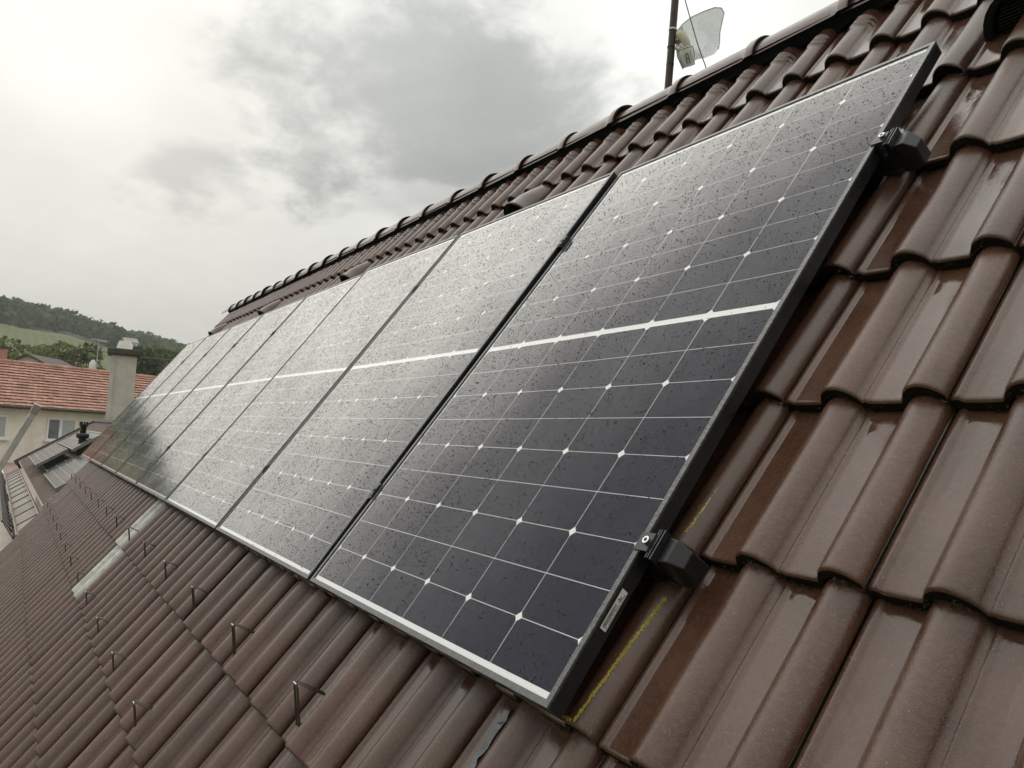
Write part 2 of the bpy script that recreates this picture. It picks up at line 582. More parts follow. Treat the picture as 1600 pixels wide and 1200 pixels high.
azs = [a for a in np.linspace(-180, 180, 145)][:-1]
ds = [0.01, 20, 40, 60, 80, 110, 150, 200, 250, 300, 350, 400, 470, 540, 600, 640, 680, 720, 800, 880, 950]
mb = MB()
vs, fs = [], []
for a in azs:
    ae = a if -60 < a < 60 else (60 if a > 0 else -60)
    for d in ds:
        tz = terr(ae, d)
        if abs(a) > 60:
            tz = -6.6 + (tz + 6.6) * max(0, 1 - (abs(a) - 60) / 60)
        vs.append((-math.cos(R(a)) * d, math.sin(R(a)) * d, tz))
n = len(ds)
for i in range(len(azs)):
    j = (i + 1) % len(azs)
    for q in range(n - 1):
        fs.append((i * n + q, j * n + q, j * n + q + 1, i * n + q + 1))
mb.add(vs, fs, 0, True)
tag(mb.build('ground', M['ground']), 'green hillside with meadow and vineyard rows rising behind the houses', kind='structure')


def leaf_quads(centers, size, flat=.0):
    """random leaf-clump quads round the given centres -> verts, faces"""
    nC = len(centers)
    a = rng.normal(size=(nC, 3))
    a /= np.linalg.norm(a, axis=1, keepdims=True)
    b = rng.normal(size=(nC, 3))
    b -= (b * a).sum(1, keepdims=True) * a
    b /= np.linalg.norm(b, axis=1, keepdims=True)
    s = (size * rng.uniform(.6, 1.3, (nC, 1)))
    c = np.asarray(centers)
    V = np.stack([c + a * s, c + b * s * .75, c - a * s, c - b * s * .75], 1).reshape(-1, 3)
    F = np.arange(nC * 4).reshape(-1, 4)
    return V, F


def np_mesh(name, V, F, mats, smooth=False):
    me = bpy.data.meshes.new(name)
    me.vertices.add(len(V))
    me.vertices.foreach_set('co', np.asarray(V, dtype=np.float32).ravel())
    k = F.shape[1]
    me.loops.add(F.size)
    me.loops.foreach_set('vertex_index', F.ravel().astype(np.int32))
    me.polygons.add(len(F))
    me.polygons.foreach_set('loop_start', (np.arange(len(F)) * k).astype(np.int32))
    me.polygons.foreach_set('loop_total', np.full(len(F), k, dtype=np.int32))
    if smooth:
        me.polygons.foreach_set('use_smooth', np.ones(len(F), dtype=bool))
    for m in mats:
        me.materials.append(m)
    me.update(calc_edges=True)
    me.validate()
    return me


def shell_points(nq, rx, ry, rz):
    p = rng.normal(size=(nq, 3))
    p /= np.linalg.norm(p, axis=1, keepdims=True)
    rad = rng.uniform(.55, 1.0, (nq, 1)) ** .6
    return p * rad * np.array([rx, ry, rz])


# forest on the hill (one far-off mass)
cent = []
for i in range(4200):
    az = rng.uniform(-24, 34)
    d = math.sqrt(rng.uniform(352 ** 2, 735 ** 2))
    edge = 372 + 22 * math.sin(az * .55) + 14 * math.sin(az * 1.7 + 1) + max(0, az - 3) * -7
    if d < edge:
        continue
    x, y = -math.cos(R(az)) * d, math.sin(R(az)) * d
    z = terr(az, d)
    h = rng.uniform(6.5, 11.5)
    r = h * rng.uniform(.36, .5)
    cent.append(shell_points(26, r, r, h * .46) + np.array([x, y, z + h * .55]))
V, F = leaf_quads(np.concatenate(cent), 1.55)
fo = link('forest', np_mesh('forest', V, F, [M['forest']]))
tag(fo, 'dense dark green woodland covering the top of the hill', 'woodland', kind='stuff')


def tree(name, px, ytop, d, crown_w, label, lm, group=None, bare=.0, nleaf=1500, lsize=.16, squash=.5):
    top = atD(px, ytop, d)
    az = math.degrees(math.atan2(top.y, -top.x))
    zb = terr(az, d)
    H = (top.z - zb) * 1.06
    Mx = Matrix.Translation((top.x, top.y, zb))
    root = thing(name, Mx, label, 'tree', group)
    t = MB()
    lean = Vector((rng.uniform(-.04, .04), rng.uniform(-.04, .04), 1)) * H
    t.tube([(0, 0, 0), lean * .3, lean * .62, lean * .9], [H * .026, H * .02, H * .012, H * .004], 7)
    pts = []
    cw = crown_w / 2
    for i in range(13):
        a = rng.uniform(0, 6.28)
        e = lean * rng.uniform(.4, .86)
        s0 = lean * rng.uniform(.24, .5)
        q = e + Vector((math.cos(a), math.sin(a), 0)) * cw * rng.uniform(.35, .85)
        t.tube([s0, s0.lerp(q, .5) + Vector((0, 0, H * .02)), q], [H * .010, H * .006, H * .002], 5)
        rr = cw * rng.uniform(.34, .55)
        pts.append(shell_points(int(nleaf / 13), rr, rr, rr * .72) + np.array(q) + np.array([0, 0, rr * .2]))
    t.build('trunk', M['bark'], root)
    V, F = leaf_quads(np.concatenate(pts), lsize * H / 8 + .06)
    link('crown', np_mesh('crown', V, F, [lm]), None, root)
    return root


TG = 'trees on the slope beyond the red roof'
tree('broadleaf_tree', 22, 532, 120, 9.0, 'loose olive tree behind the left end of the red roof', M['leaf_green'], TG)
tree('broadleaf_tree', 50, 546, 105, 6.5, 'low rounded tree above the dark gable behind the red roof', M['leaf_green'], TG)
tree('broadleaf_tree', 98, 529, 100, 7.0, 'bushy green tree left of the tall aerial', M['leaf_green'], TG)
tree('broadleaf_tree', 126, 533, 95, 6.5, 'thin crowned tree with visible limbs directly left of the aerial', M['leaf_green'], TG, nleaf=900)
tree('broadleaf_tree', 158, 548, 110, 5.0, 'small tree between aerial and grey chimney', M['leaf_green'], TG)
tree('broadleaf_tree', 228, 536, 105, 6.5, 'dark dense tree right of the grey chimney', M['leaf_dark'], TG)
tree('broadleaf_tree', 252, 548, 115, 6.5, 'dark tree closest to the top edge of the solar array', M['leaf_dark'], TG)
tree('broadleaf_tree', 276, 546, 130, 7.0, 'dark tree half hidden behind the solar array edge', M['leaf_dark'], TG)
tree('orchard_bush', 160, 564, 70, 2.6, 'yellowish bush behind the ridge beside the small white flue', M['leaf_yellow'], TG, nleaf=700, lsize=.1)
tree('orchard_bush', 226, 578, 66, 2.6, 'yellow green bush right of the chimney above the red ridge', M['leaf_yellow'], TG, nleaf=700, lsize=.1)
tree('orchard_bush', 240, 583, 64, 2.4, 'tawny bush at the right end of the red ridge', M['leaf_yellow'], TG, nleaf=700, lsize=.1)
tree('orchard_bush', 118, 556, 75, 3.0, 'pale bush left of the small white flue', M['leaf_green'], TG, nleaf=700, lsize=.1)

# ------------------------------------------------------------------ far houses


def far_house(px, py, d, w, dep, hwall, hroof, label, wallm, roofm_, yaw):
    p = atD(px, py, d)
    az = math.degrees(math.atan2(p.y, -p.x))
    Mx = Matrix.Translation((p.x, p.y, terr(az, d) - .5)) @ Matrix.Rotation(yaw, 4, 'Z')
    root = thing('far_house', Mx, label, 'house')
    H = p.z - Mx.translation.z - hroof
    a = MB()
    a.box(-dep / 2, dep / 2, -w / 2, w / 2, 0, H)
    a.add([(-dep / 2, -w / 2, H), (dep / 2, -w / 2, H), (0, -w / 2, H + hroof)], [(0, 1, 2)])
    a.add([(-dep / 2, w / 2, H), (dep / 2, w / 2, H), (0, w / 2, H + hroof)], [(0, 2, 1)])
    a.build('wall', wallm, root)
    b = MB()
    o = .35
    for sx in (-1, 1):
        e = [(sx * (dep / 2 + o), y, H - o * hroof / dep * 2) for y in (-w / 2 - o, w / 2 + o)]
        t = [(0, y, H + hroof) for y in (-w / 2 - o, w / 2 + o)]
        lo = [e[0], e[1], t[1], t[0]]
        b.add(lo + [(x, y, z + .16) for x, y, z in lo], [(0, 1, 2, 3), (4, 7, 6, 5), (0, 4, 5, 1), (1, 5, 6, 2), (2, 6, 7, 3), (3, 7, 4, 0)])
    b.build('roof', roofm_, root)
    for q in (-.25, .25):
        f = MB().box(dep / 2, dep / 2 + .05, q * w - .5, q * w + .5, H - 1.9, H - .7).build('window', M['white_frame'], root)
        MB().box(dep / 2 + .05, dep / 2 + .06, q * w - .4, q * w + .4, H - 1.8, H - .8).build('pane', M['pane_dark'], f)
    return root


far_house(70, 560, 82, 5.0, 5.0, 4, 1.2, 'low house with dark old roof peeping above the red ridge', M['pale_wall'], M['dark_roof'], R(60))
far_house(203, 529, 300, 4.2, 3.6, 4, 1.3, 'tiny pale house halfway up the hill above the chimney', M['cream_wall'], M['far_grey'], R(15))

# red-roofed house across the yard
ra = Vector((-.406, .914, 0)).normalized()
rb = Vector((-ra.y, ra.x, 0))            # points away from us
rb = rb if rb.x < 0 else -rb
O = Vector((-44.55, 0, 0))
RH = Matrix((ra, rb, Vector((0, 0, 1)))).transposed().to_4x4()
RH.translation = Vector((O.x, O.y, -6.6))
red = thing('red_roofed_house', RH, 'cream rendered house with faded red tiled roof and white windows', 'house')
EZ, RZ, RD = 1.22 + 6.6, 3.27 + 6.6, 3.7
A0, A1 = -16.0, 11.0
wl = MB()
wl.box(A0 + .3, A1 - .3, 0, 7.4, 0, EZ - .05)
for a_ in (A0 + .3, A1 - .3):
    wl.add([(a_, 0, EZ - .05), (a_, 7.4, EZ - .05), (a_, 3.7, RZ - .25)], [(0, 1, 2), (0, 2, 1)])
wall_red = wl.build('wall', M['cream_wall'], red)
rf = MB()
rf.box(A0, A1, -.45, -.32, EZ - .42, EZ - .26)       # eaves board
rf.add([(A0, -.4, EZ - .3), (A1, -.4, EZ - .3), (A1, 3.7, RZ - .02), (A0, 3.7, RZ - .02)], [(0, 1, 2, 3)])
rf.add([(A0, 7.8, EZ - .3), (A1, 7.8, EZ - .3), (A1, 3.7, RZ - .02), (A0, 3.7, RZ - .02)], [(0, 3, 2, 1)])
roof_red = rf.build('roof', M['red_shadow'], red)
NR = 15
ct_ = MB()
sl = Vector((0, 4.1, RZ - EZ + .28))
sn = Vector((0, -sl.z, sl.y)).normalized()
for i in range(NR):
    p0 = Vector((0, -.4, EZ - .3)) + sl * (i / NR)
    p1 = Vector((0, -.4, EZ - .3)) + sl * ((i + 1.12) / NR if i < NR - 1 else 1.0)
    x = A0 + (.12 if i % 2 else 0)
    while x < A1 - .1:
        w = .25
        j = rng.uniform(-.008, .008, 4)
        lift = .075 + rng.uniform(-.012, .012)
        q = [p0 + sn * lift + sl.normalized() * j[0], p0 + sn * lift + sl.normalized() * j[1], p1 + sn * .015, p1 + sn * .015]
        xs = [x, x + w - .012, x + w - .012, x]
        vs = [(xs[c] + 0, q[c].y, q[c].z) for c in range(4)]
        low = [(xs[0], p0.y, p0.z), (xs[1], p0.y, p0.z)]
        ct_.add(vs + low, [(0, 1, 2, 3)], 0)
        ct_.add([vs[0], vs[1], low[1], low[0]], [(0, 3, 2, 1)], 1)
        x += w
tag(ct_.build('clay_tiles', [M['red_tile'], M['red_shadow']], roof_red), kind='stuff')
rt = MB()
for i in range(int((A1 - A0) / .4)):
    x = A0 + i * .4
    rt.tube([(x, 3.7, RZ + .015), (x + .43, 3.7, RZ + .03)], [.10, .115], 8)
tag(rt.build('ridge_caps', M['red_tile'], roof_red), kind='stuff')
MB().tube([(A0, -.48, EZ - .34), (A1, -.48, EZ - .34)], .07, 8).build('gutter', M['concrete_dark'], red)


def red_window(a0, a1, z0, z1, split):
    f = MB()
    t = .09
    f.box(a0, a1, -.04, .02, z0, z0 + t)
    f.box(a0, a1, -.04, .02, z1 - t, z1)
    f.box(a0, a0 + t, -.042, .02, z0, z1)
    f.box(a1 - t, a1, -.042, .02, z0, z1)
    m_ = a0 + (a1 - a0) * split
    f.box(m_ - .075, m_ + .075, -.044, .02, z0, z1)
    w = f.build('window', M['white_frame'], red)
    MB().box(a0 + t, m_ - .075, -.015, .0, z0 + t, z1 - t).build('pane', M['pane_dark'], w)
    MB().box(m_ + .075, a1 - t, -.015, .0, z0 + t, z1 - t).build('pane', M['pane_pale'], w)
    MB().box(a0 - .1, a1 + .1, -.14, .0, z0 - .07, z0 - .002).build('sill', M['white_frame'], w)


for (a0, a1, sp) in ((.95, 2.42, .46), (-2.5, -.88, .5), (-6.2, -4.6, .5), (-10, -8.5, .5), (6, 7.5, .5)):
    red_window(a0, a1, 5.92, 7.06, sp)

# things on and behind the red roof
pA = atD(150, 577, 51.5)
ae = thing('roof_aerial', Matrix.Translation(pA - Vector((0, 0, .9))), 'thin T shaped television aerial standing on the red ridge', 'aerial')
MB().cyl((0, 0, 0), (0, 0, 2.72), .030, n=6).build('pole', M['galv'], ae)
ab = MB()
ab.cyl(tuple(-ra * .42 + Vector((0, 0, 2.62))), tuple(ra * .5 + Vector((0, 0, 2.55))), .028, n=6)
for i in range(5):
    c = ra * (-.36 + i * .19) + Vector((0, 0, 2.61))
    ab.cyl(tuple(c - rb * .3), tuple(c + rb * .3), .014, n=5)
ab.build('crossbar', M['galv'], ae)
pF = atD(144, 579, 51.7)
fl = thing('white_flue', Matrix.Translation(pF - Vector((0, 0, .8))), 'small white rounded flue poking over the red ridge', 'flue')
MB().tube([(0, 0, 0), (0, 0, .9), (0, 0, 1.22), (0, 0, 1.36)], [.20, .20, .19, .1], 10).build('pipe', M['white_metal'], fl)
MB().tube([(0, 0, 1.362), (0, 0, 1.42)], [.13, .06], 10).build('cap', M['white_metal'], fl)
pC = atD(2, 542, 49.4)
ch = thing('brick_chimney', Matrix.Translation(pC - Vector((0, 0, 1.2))), 'stub of red brick chimney cut by the left picture edge', 'chimney')
MB().box(-.3, .3, -.32, .3, 0, 1.12).build('stack', M['red_tile'], ch)
MB().box(-.36, .36, -.38, .36, 1.122, 1.22).build('cap', M['concrete_dark'], ch)
pw0, pw1, pw2 = atD(-40, 533, 60), atD(140, 546, 55), atD(290, 564, 60)
cab = MB()
for off in (0, .0):
    cab.tube([pw0, pw0.lerp(pw1, .5) - Vector((0, 0, .12)), pw1, pw1.lerp(pw2, .5) - Vector((0, 0, .12)), pw2], .022, 5)
tag(cab.build('overhead_line', M['grey_wire']), 'thin overhead line crossing in front of the trees', 'cable')

# ------------------------------------------------------------------ neighbouring low roof with panels
E1 = CAM_LOC + ray(30, 720) * 21.5
E2 = CAM_LOC + ray(71, 795) * 10.5
T1 = CAM_LOC + ray(152, 661) * 21.0
nx = (E2 - E1).normalized()
nu = (T1 - E1)
nu = (nu - nx * nu.dot(nx)).normalized()
nn = nx.cross(nu)
if nn.z < 0:
    nn = -nn
NM = Matrix((nx, nu, nn)).transposed().to_4x4()
NM.translation = E1


def on_plane(px, py, h=0.0):
    d = ray(px, py)
    o = E1 + nn * h
    t = (o - CAM_LOC).dot(nn) / d.dot(nn)
    return CAM_LOC + d * t


def nloc(P):
    return NM.inverted() @ P


LX = nloc(Vector((-9.25, -.5, -.3))).x
SLW = (T1 - E1).dot(nu)
nh = thing('annexe_building', NM, 'lower neighbouring building with brown sheet roof below the chimney', 'building')
a = MB()
a.box(0, LX - .06, -.02, SLW + .0, -.16, 0)
roofn = a.build('roof', M['far_brown'], nh)
a = MB()
for i in range(int(LX / .18)):
    a.box(i * .18 + .02, i * .18 + .05, 0, SLW - .005, .001, .016)
for i in range(1, 5):
    a.box(0, LX - .07, SLW * i / 5, SLW * i / 5 + .02, .001, .02)
tag(a.build('sheet_ribs', M['far_brown'], roofn), kind='stuff')
a = MB()
a.box(-.07, 0, -.1, SLW + .02, -.17, .06)
a.box(0, LX - .08, SLW + .002, SLW + .1, -.14, .04)
a.build('verge_board', M['dark_roof'], nh)
# walls down to the ground, in world axes under the roof
wv = MB()
c0, c1 = nloc(E1), Vector((LX - .3, 0, 0))
foot = []
inv = NM.inverted()
for (x, y) in ((.3, .35), (LX - .4, .35), (LX - .4, SLW - .1), (.3, SLW - .1)):
    top = NM @ Vector((x, y, -.17))
    foot.append((inv @ top, inv @ Vector((top.x, top.y, -6.6))))
for i in range(4):
    j = (i + 1) % 4
    wv.add([foot[i][0], foot[j][0], foot[j][1], foot[i][1]], [(0, 1, 2, 3)])
wv.build('wall', M['pale_wall'], nh)
g = MB()
g.box(.0, LX - .05, -.36, -.10, -.15, -.135)
g.box(.0, LX - .05, -.375, -.36, -.15, -.08)
g.box(.0, LX - .05, -.10, -.085, -.15, -.06)
for i in range(14):
    x = .3 + (LX - .6) * (i / 13) ** 1.2
    g.box(x, x + .03, -.36, -.10, -.134, -.12)
g.build('gutter', M['far_grey'], nh)

lg = thing('lattice_girder', NM @ Matrix.Translation((0, -.42, -.12)), 'dark zigzag wire lattice running along the low roof gutter', 'girder')
g = MB()
L = LX - .3
for y, z in ((0, 0), (0, .22)):
    g.cyl((0, y, z), (L, y, z), .012, n=5)
g.build('chord', M['dark_steel'], lg)
g = MB()
nz = 22
for i in range(nz):
    x0, x1 = L * i / nz, L * (i + 1) / nz
    xm = (x0 + x1) / 2
    g.cyl((x0, 0, 0), (xm, 0, .22), .012, n=5)
    g.cyl((xm, 0, .22), (x1, 0, 0), .012, n=5)
tag(g.build('zigzag_wire', M['dark_steel'], lg), kind='stuff')


def far_panel(quad, h, label, nxr, nyr):
    P = [on_plane(*q, h) for q in quad]
    L_ = [nloc(p) for p in P]
    xa, xb = (L_[0].x + L_[3].x) / 2, (L_[1].x + L_[2].x) / 2
    ya, yb = (L_[0].y + L_[1].y) / 2, (L_[2].y + L_[3].y) / 2
    xb = min(xb, LX - .05)
    wX, wY = xb - xa, yb - ya
    Mx = NM @ Matrix.Translation((xa, ya, h))
    root = thing('far_solar_panel', Mx, label, 'solar panel', 'solar panels on the low neighbouring roof')
    f = MB()
    t = .016
    f.box(0, wX, 0, t, -.04, .004)
    f.box(0, wX, wY - t, wY, -.04, .004)
    f.box(0, t, t, wY - t, -.041, .003)
    f.box(wX - t, wX, t, wY - t, -.041, .003)
    f.build('frame', M['far_frame'], root)
    MB().box(t, wX - t, t, wY - t, -.02, -.006).build('backsheet', M['far_sheet'], root)
    c = MB()
    gx, gy = (wX - 2 * t) / nxr, (wY - 2 * t) / nyr
    for i in range(nxr):
        for j in range(nyr):
            e = .004
            x, y = t + i * gx, t + j * gy
            c.add([(x + e, y + e, -.003), (x + gx - e, y + e, -.003), (x + gx - e, y + gy - e, -.003), (x + e, y + gy - e, -.003)], [(0, 1, 2, 3)])
    tag(c.build('cells', mat_far, root), kind='stuff')
    s = MB()
    for x in (.1, wX - .1):
        s.box(x - .02, x + .02, .1, wY - .1, -h - .0, -.042)
    s.build('support', M['black_alu'], root)
    return root


mat_far = mat('far_cell', (.10, .095, .09), .22, var=.2, vscale=1.5, ior=1.7)
far_panel([(43, 713), (55, 725), (103, 705), (90, 690)], .20, 'raised panel nearest the far verge of the low roof', 6, 5)
far_panel([(92, 689), (105, 704), (152, 684.5), (139, 667.5)], .20, 'raised panel on the low roof behind the black vent pipe', 6, 5)
far_panel([(69.5, 743), (92, 770), (150, 722), (120, 711)], .06, 'panel lying low beside our tiled verge below the vent pipe', 8, 5)
far_panel([(66, 728), (75, 739), (118, 711.5), (104, 704.5)], .06, 'panel lying between the raised row and the verge', 6, 3)

pb = on_plane(126, 713)
vp = thing('vent_pipe', Matrix.Translation(pb), 'black plastic vent pipe with collar and toothed top on low roof', 'vent pipe')
sc_ = (pb - CAM_LOC).length / 1223.5
hp = 46 * sc_
r0 = 4.6 * sc_
MB().tube([(0, 0, -.1), (0, 0, hp * .62)], r0, 14).build('pipe', M['black_plastic'], vp)
MB().tube([(0, 0, hp * .52), (0, 0, hp * .56), (0, 0, hp * .68), (0, 0, hp * .69)], [r0 * 1.1, r0 * 1.75, r0 * 1.8, r0 * 1.1], 14).build('collar', M['black_plastic'], vp)
MB().tube([(0, 0, hp * .69), (0, 0, hp * .88), (0, 0, hp * .885), (0, 0, hp * .95)], [r0 * .85, r0 * .9, r0 * 1.15, r0 * 1.15], 14).build('cap', M['black_plastic'], vp)
g = MB()
for i in range(9):
    a_ = i * 2 * math.pi / 9
    x, y = math.cos(a_) * r0, math.sin(a_) * r0
    g.box(x - r0 * .16, x + r0 * .16, y - r0 * .16, y + r0 * .16, hp * .95, hp * 1.02)
tag(g.build('teeth', M['black_plastic'], vp), kind='stuff')

# rendered chimney
def atX(px, py, X):
    d = ray(px, py)
    return CAM_LOC + d * ((X - CAM_LOC.x) / d.x)


CX = -20.2
q0, q1 = atX(170, 600, CX), atX(209.5, 606, CX)
wch = (q1 - q0).length * 1.0
chm = thing('rendered_chimney', Matrix.Translation((CX, (q0.y + q1.y) / 2, -1.2)) @ Matrix.Rotation(R(-6), 4, 'Z'), 'tall grey rendered chimney with dark slab and pale metal cowl', 'chimney')
ztop = atX(190, 556, CX).z + 1.2
hw = wch / 2
g = MB()
g.box(-hw * 1.1, hw * 1.1, -hw, hw, 0, ztop - .001, bev=.015)
g.box(hw * 1.1, hw * 1.1 + .02, -hw, -hw + .1, 0, ztop - .02)
g.build('stack', M['chimney'], chm)
g = MB()
g.box(-hw * 1.1 - .09, hw * 1.1 + .09, -hw - .09, hw + .09, ztop, ztop + .15, bev=.02)
g.build('slab', M['concrete_dark'], chm)
MB().tube([(0, -.01, ztop + .152), (0, -.01, ztop + .36)], [hw * .66, hw * .48], 20).build('cowl', M['white_metal'], chm)

# leaning beam, peach parapet and brown flat roof beyond
bm0, bm1 = atX(-26, 772, -13.5), atX(59, 634, -13.2)
dirb = (bm1 - bm0).normalized()
sd = dirb.cross(Vector((0, 1, 0))).normalized()
fr = Matrix((sd, dirb.cross(sd), dirb)).transposed().to_4x4()
fr.translation = bm0
bl = thing('leaning_beam', fr, 'grey metal beam leaning up from the lower left in front of the cream wall', 'beam')
Lb = (bm1 - bm0).length
g = MB()
g.box(-.05, .05, -.045, .045, 0, Lb, bev=.008)
g.build('rail', M['galv'], bl)
g = MB()
g.box(-.062, .062, -.057, .057, Lb - .13, Lb + .02, bev=.008)
g.build('end_cap', M['far_grey'], bl)

pz = -2.1
e0, e1 = CAM_LOC + ray(15, 849) * 15.5, CAM_LOC + ray(2, 745) * 36
pp = thing('peach_building', Matrix.Translation((0, 0, -6.6)), 'peach rendered wall of a lower building at the left edge', 'building')
g = MB()
dv = (e1 - e0)
dv.z = 0
dv.normalize()
sv = Vector((dv.y, -dv.x, 0))
sv = sv if sv.y < 0 else -sv
far_ = e0 + dv * 24
near_ = e0 - dv * 4
top = e0.z + 6.6
pts = [near_, far_, far_ + sv * 3.2, near_ + sv * 3.2]
vs = [(p.x, p.y, 0) for p in pts] + [(p.x, p.y, top) for p in pts]
g.add(vs, [(4, 5, 6, 7), (0, 4, 7, 3), (0, 1, 5, 4), (1, 2, 6, 5), (2, 3, 7, 6)])
g.build('wall', M['peach_wall'], pp)
g = MB()
ins = [near_ + sv * -.03, far_ + sv * -.03, far_ + sv * .28, near_ + sv * .28]
vs = [(p.x, p.y, top + .004) for p in ins] + [(p.x, p.y, top + .07) for p in ins]
g.add(vs, [(4, 5, 6, 7), (0, 4, 7, 3), (0, 1, 5, 4), (1, 2, 6, 5), (2, 3, 7, 6)])
g.build('coping', M['pale_wall'], pp)

fz = -2.75
p0 = CAM_LOC + ray(30, 800) * 22
fb = thing('low_brown_roof', Matrix.Translation((p0.x, p0.y, -6.6)), 'faded brown flat roof seen below the lattice at far left', 'building')
g = MB()
g.box(-26, 8.5, -1.35, 3.2, 0, p0.z + 6.6 - .002)
g.build('roof', M['far_pink'], fb)


def hatch(pxa, pxb, w, label, hh, mt, name='roof_hatch'):
    A_, B_ = CAM_LOC + ray(*pxa) * 1.0, CAM_LOC + ray(*pxb) * 1.0
    def fl_(px):
        d = ray(*px)
        return CAM_LOC + d * ((p0.z - CAM_LOC.z) / d.z)
    A_, B_ = fl_(pxa), fl_(pxb)
    ex = (B_ - A_)
    ln = ex.length
    ex.normalize()
    ey = Vector((-ex.y, ex.x, 0))
    Mx = Matrix((ex, ey, Vector((0, 0, 1)))).transposed().to_4x4()
    Mx.translation = A_
    r = thing(name, Mx, label, 'roof hatch')
    g = MB()
    g.box(0, ln, -w / 2, w / 2, 0, hh, bev=.02)
    g.build('kerb', mt, r)
    g = MB()
    g.box(.06, ln - .06, -w / 2 + .06, w / 2 - .06, hh + .002, hh + .03)
    g.build('lid', M['pane_dark'] if mt is M['white_frame'] else M['black_rubber'], r)
    return r


hatch((16, 822), (53, 803), .55, 'white framed roof hatch on the faded brown roof', .12, M['white_frame'])
hatch((6, 783), (19, 776), .5, 'dark opening on the faded brown roof left of the lattice', .05, M['dark_steel'])
hatch((1, 756), (13, 752), .6, 'small dark opening furthest back on the faded brown roof', .05, M['dark_steel'])

# ------------------------------------------------------------------ the brown-tiled house
HB = Matrix.Translation((-2.8, 1.53, -6.6))
house = thing('brown_tiled_house', HB, 'house whose steep wet brown tiled roof carries the solar array', 'house')
ID = Matrix.Identity(4)
U0, U1 = -2.15, 9.07
vE = -1.72
apex = roofp(0, 2.385, -.15)
eav = roofp(0, vE, -.15)
w = MB()
yf = eav.y + .45
yb = 2 * apex.y - yf
zt = eav.z + .30
w.box(-U1 + .12, -U0 - .12, yf, yb, -6.6, zt)
for X_ in (-U1 + .12, -U0 - .12):
    w.add([(X_, yf, zt), (X_, yb, zt), (X_, apex.y, apex.z - .14)], [(0, 1, 2), (0, 2, 1)])
w.build('wall', M['pale_wall'], house, ID)
d = MB()
for sgn in (1, -1):
    def yy(y):
        return y if sgn > 0 else 2 * apex.y - y
    a0 = roofp(0, vE, -.155)
    a1 = roofp(0, vE, -.20)
    t0 = roofp(0, 2.385, -.155)
    t1 = roofp(0, 2.385, -.20)
    vs = []
    for X_ in (-U1 + .02, -U0 - .02):
        vs += [(X_, yy(a0.y), a0.z), (X_, yy(t0.y), t0.z), (X_, yy(t1.y), t1.z), (X_, yy(a1.y), a1.z)]
    d.add(vs, [(0, 4, 5, 1), (1, 5, 6, 2), (2, 6, 7, 3), (3, 7, 4, 0), (0, 1, 2, 3), (7, 6, 5, 4)])
roof = d.build('roof', M['deck'], house, ID)
g = MB()
gp = roofp(0, vE - .06, -.13)
arc = [(gp.y - .02 + .07 * math.cos(t), gp.z - .03 + .07 * math.sin(t)) for t in np.linspace(math.pi, 2 * math.pi, 9)]
vs = [(X_, y, z) for X_ in (-U1, -U0) for (y, z) in arc]
g.add(vs, [(i, i + 1, 9 + i + 1, 9 + i) for i in range(8)] + [(i, 9 + i, 10 + i, i + 1) for i in range(8)], 0, True)
g.build('gutter', M['galv'], house, ID)

COV, GAU, GAU2 = .303, .342, .328
TILT = math.atan(.027 / .342)


def profile():
    """cross-section of a double-roll tile, left to right: (x, height, material)"""
    P = [(-.004, .0, 0), (.0062, 0, 2), (.0085, -.016, 2), (.0122, -.016, 2), (.0142, .0045, 0), (.0215, .0062, 0), (.0248, .0060, 0), (.029, .001, 1), (.034, 0.0, 1), (.060, -.0005, 1), (.0830, 0.0, 1), (.0875, .0012, 0)]  # side groove takes the dark nose material, its shade painted in
    def roll(x0, x1, h, n=13, cut=None):
        out = []
        for i in range(1, n + 1):
            t = i / n
            if cut and t > cut:
                break
            z = h * (math.sin(math.pi * t ** .86) ** .6 if 0 < t < 1 else 0)
            out.append((x0 + (x1 - x0) * t, z + .0012, 0))
        return out
    P += roll(.0895, .1675, .034)
    P += [(.1712, .0034, 0), (.1752, .0032, 0), (.1785, .0004, 1), (.186, 0, 1), (.207, -.0005, 1), (.2325, 0, 1), (.2365, .0012, 0)]
    P += roll(.2385, .3160, .034, 13, .93)
    P += [(P[-1][0] + .001, .0035, 0)]
    return P


PROF = profile()


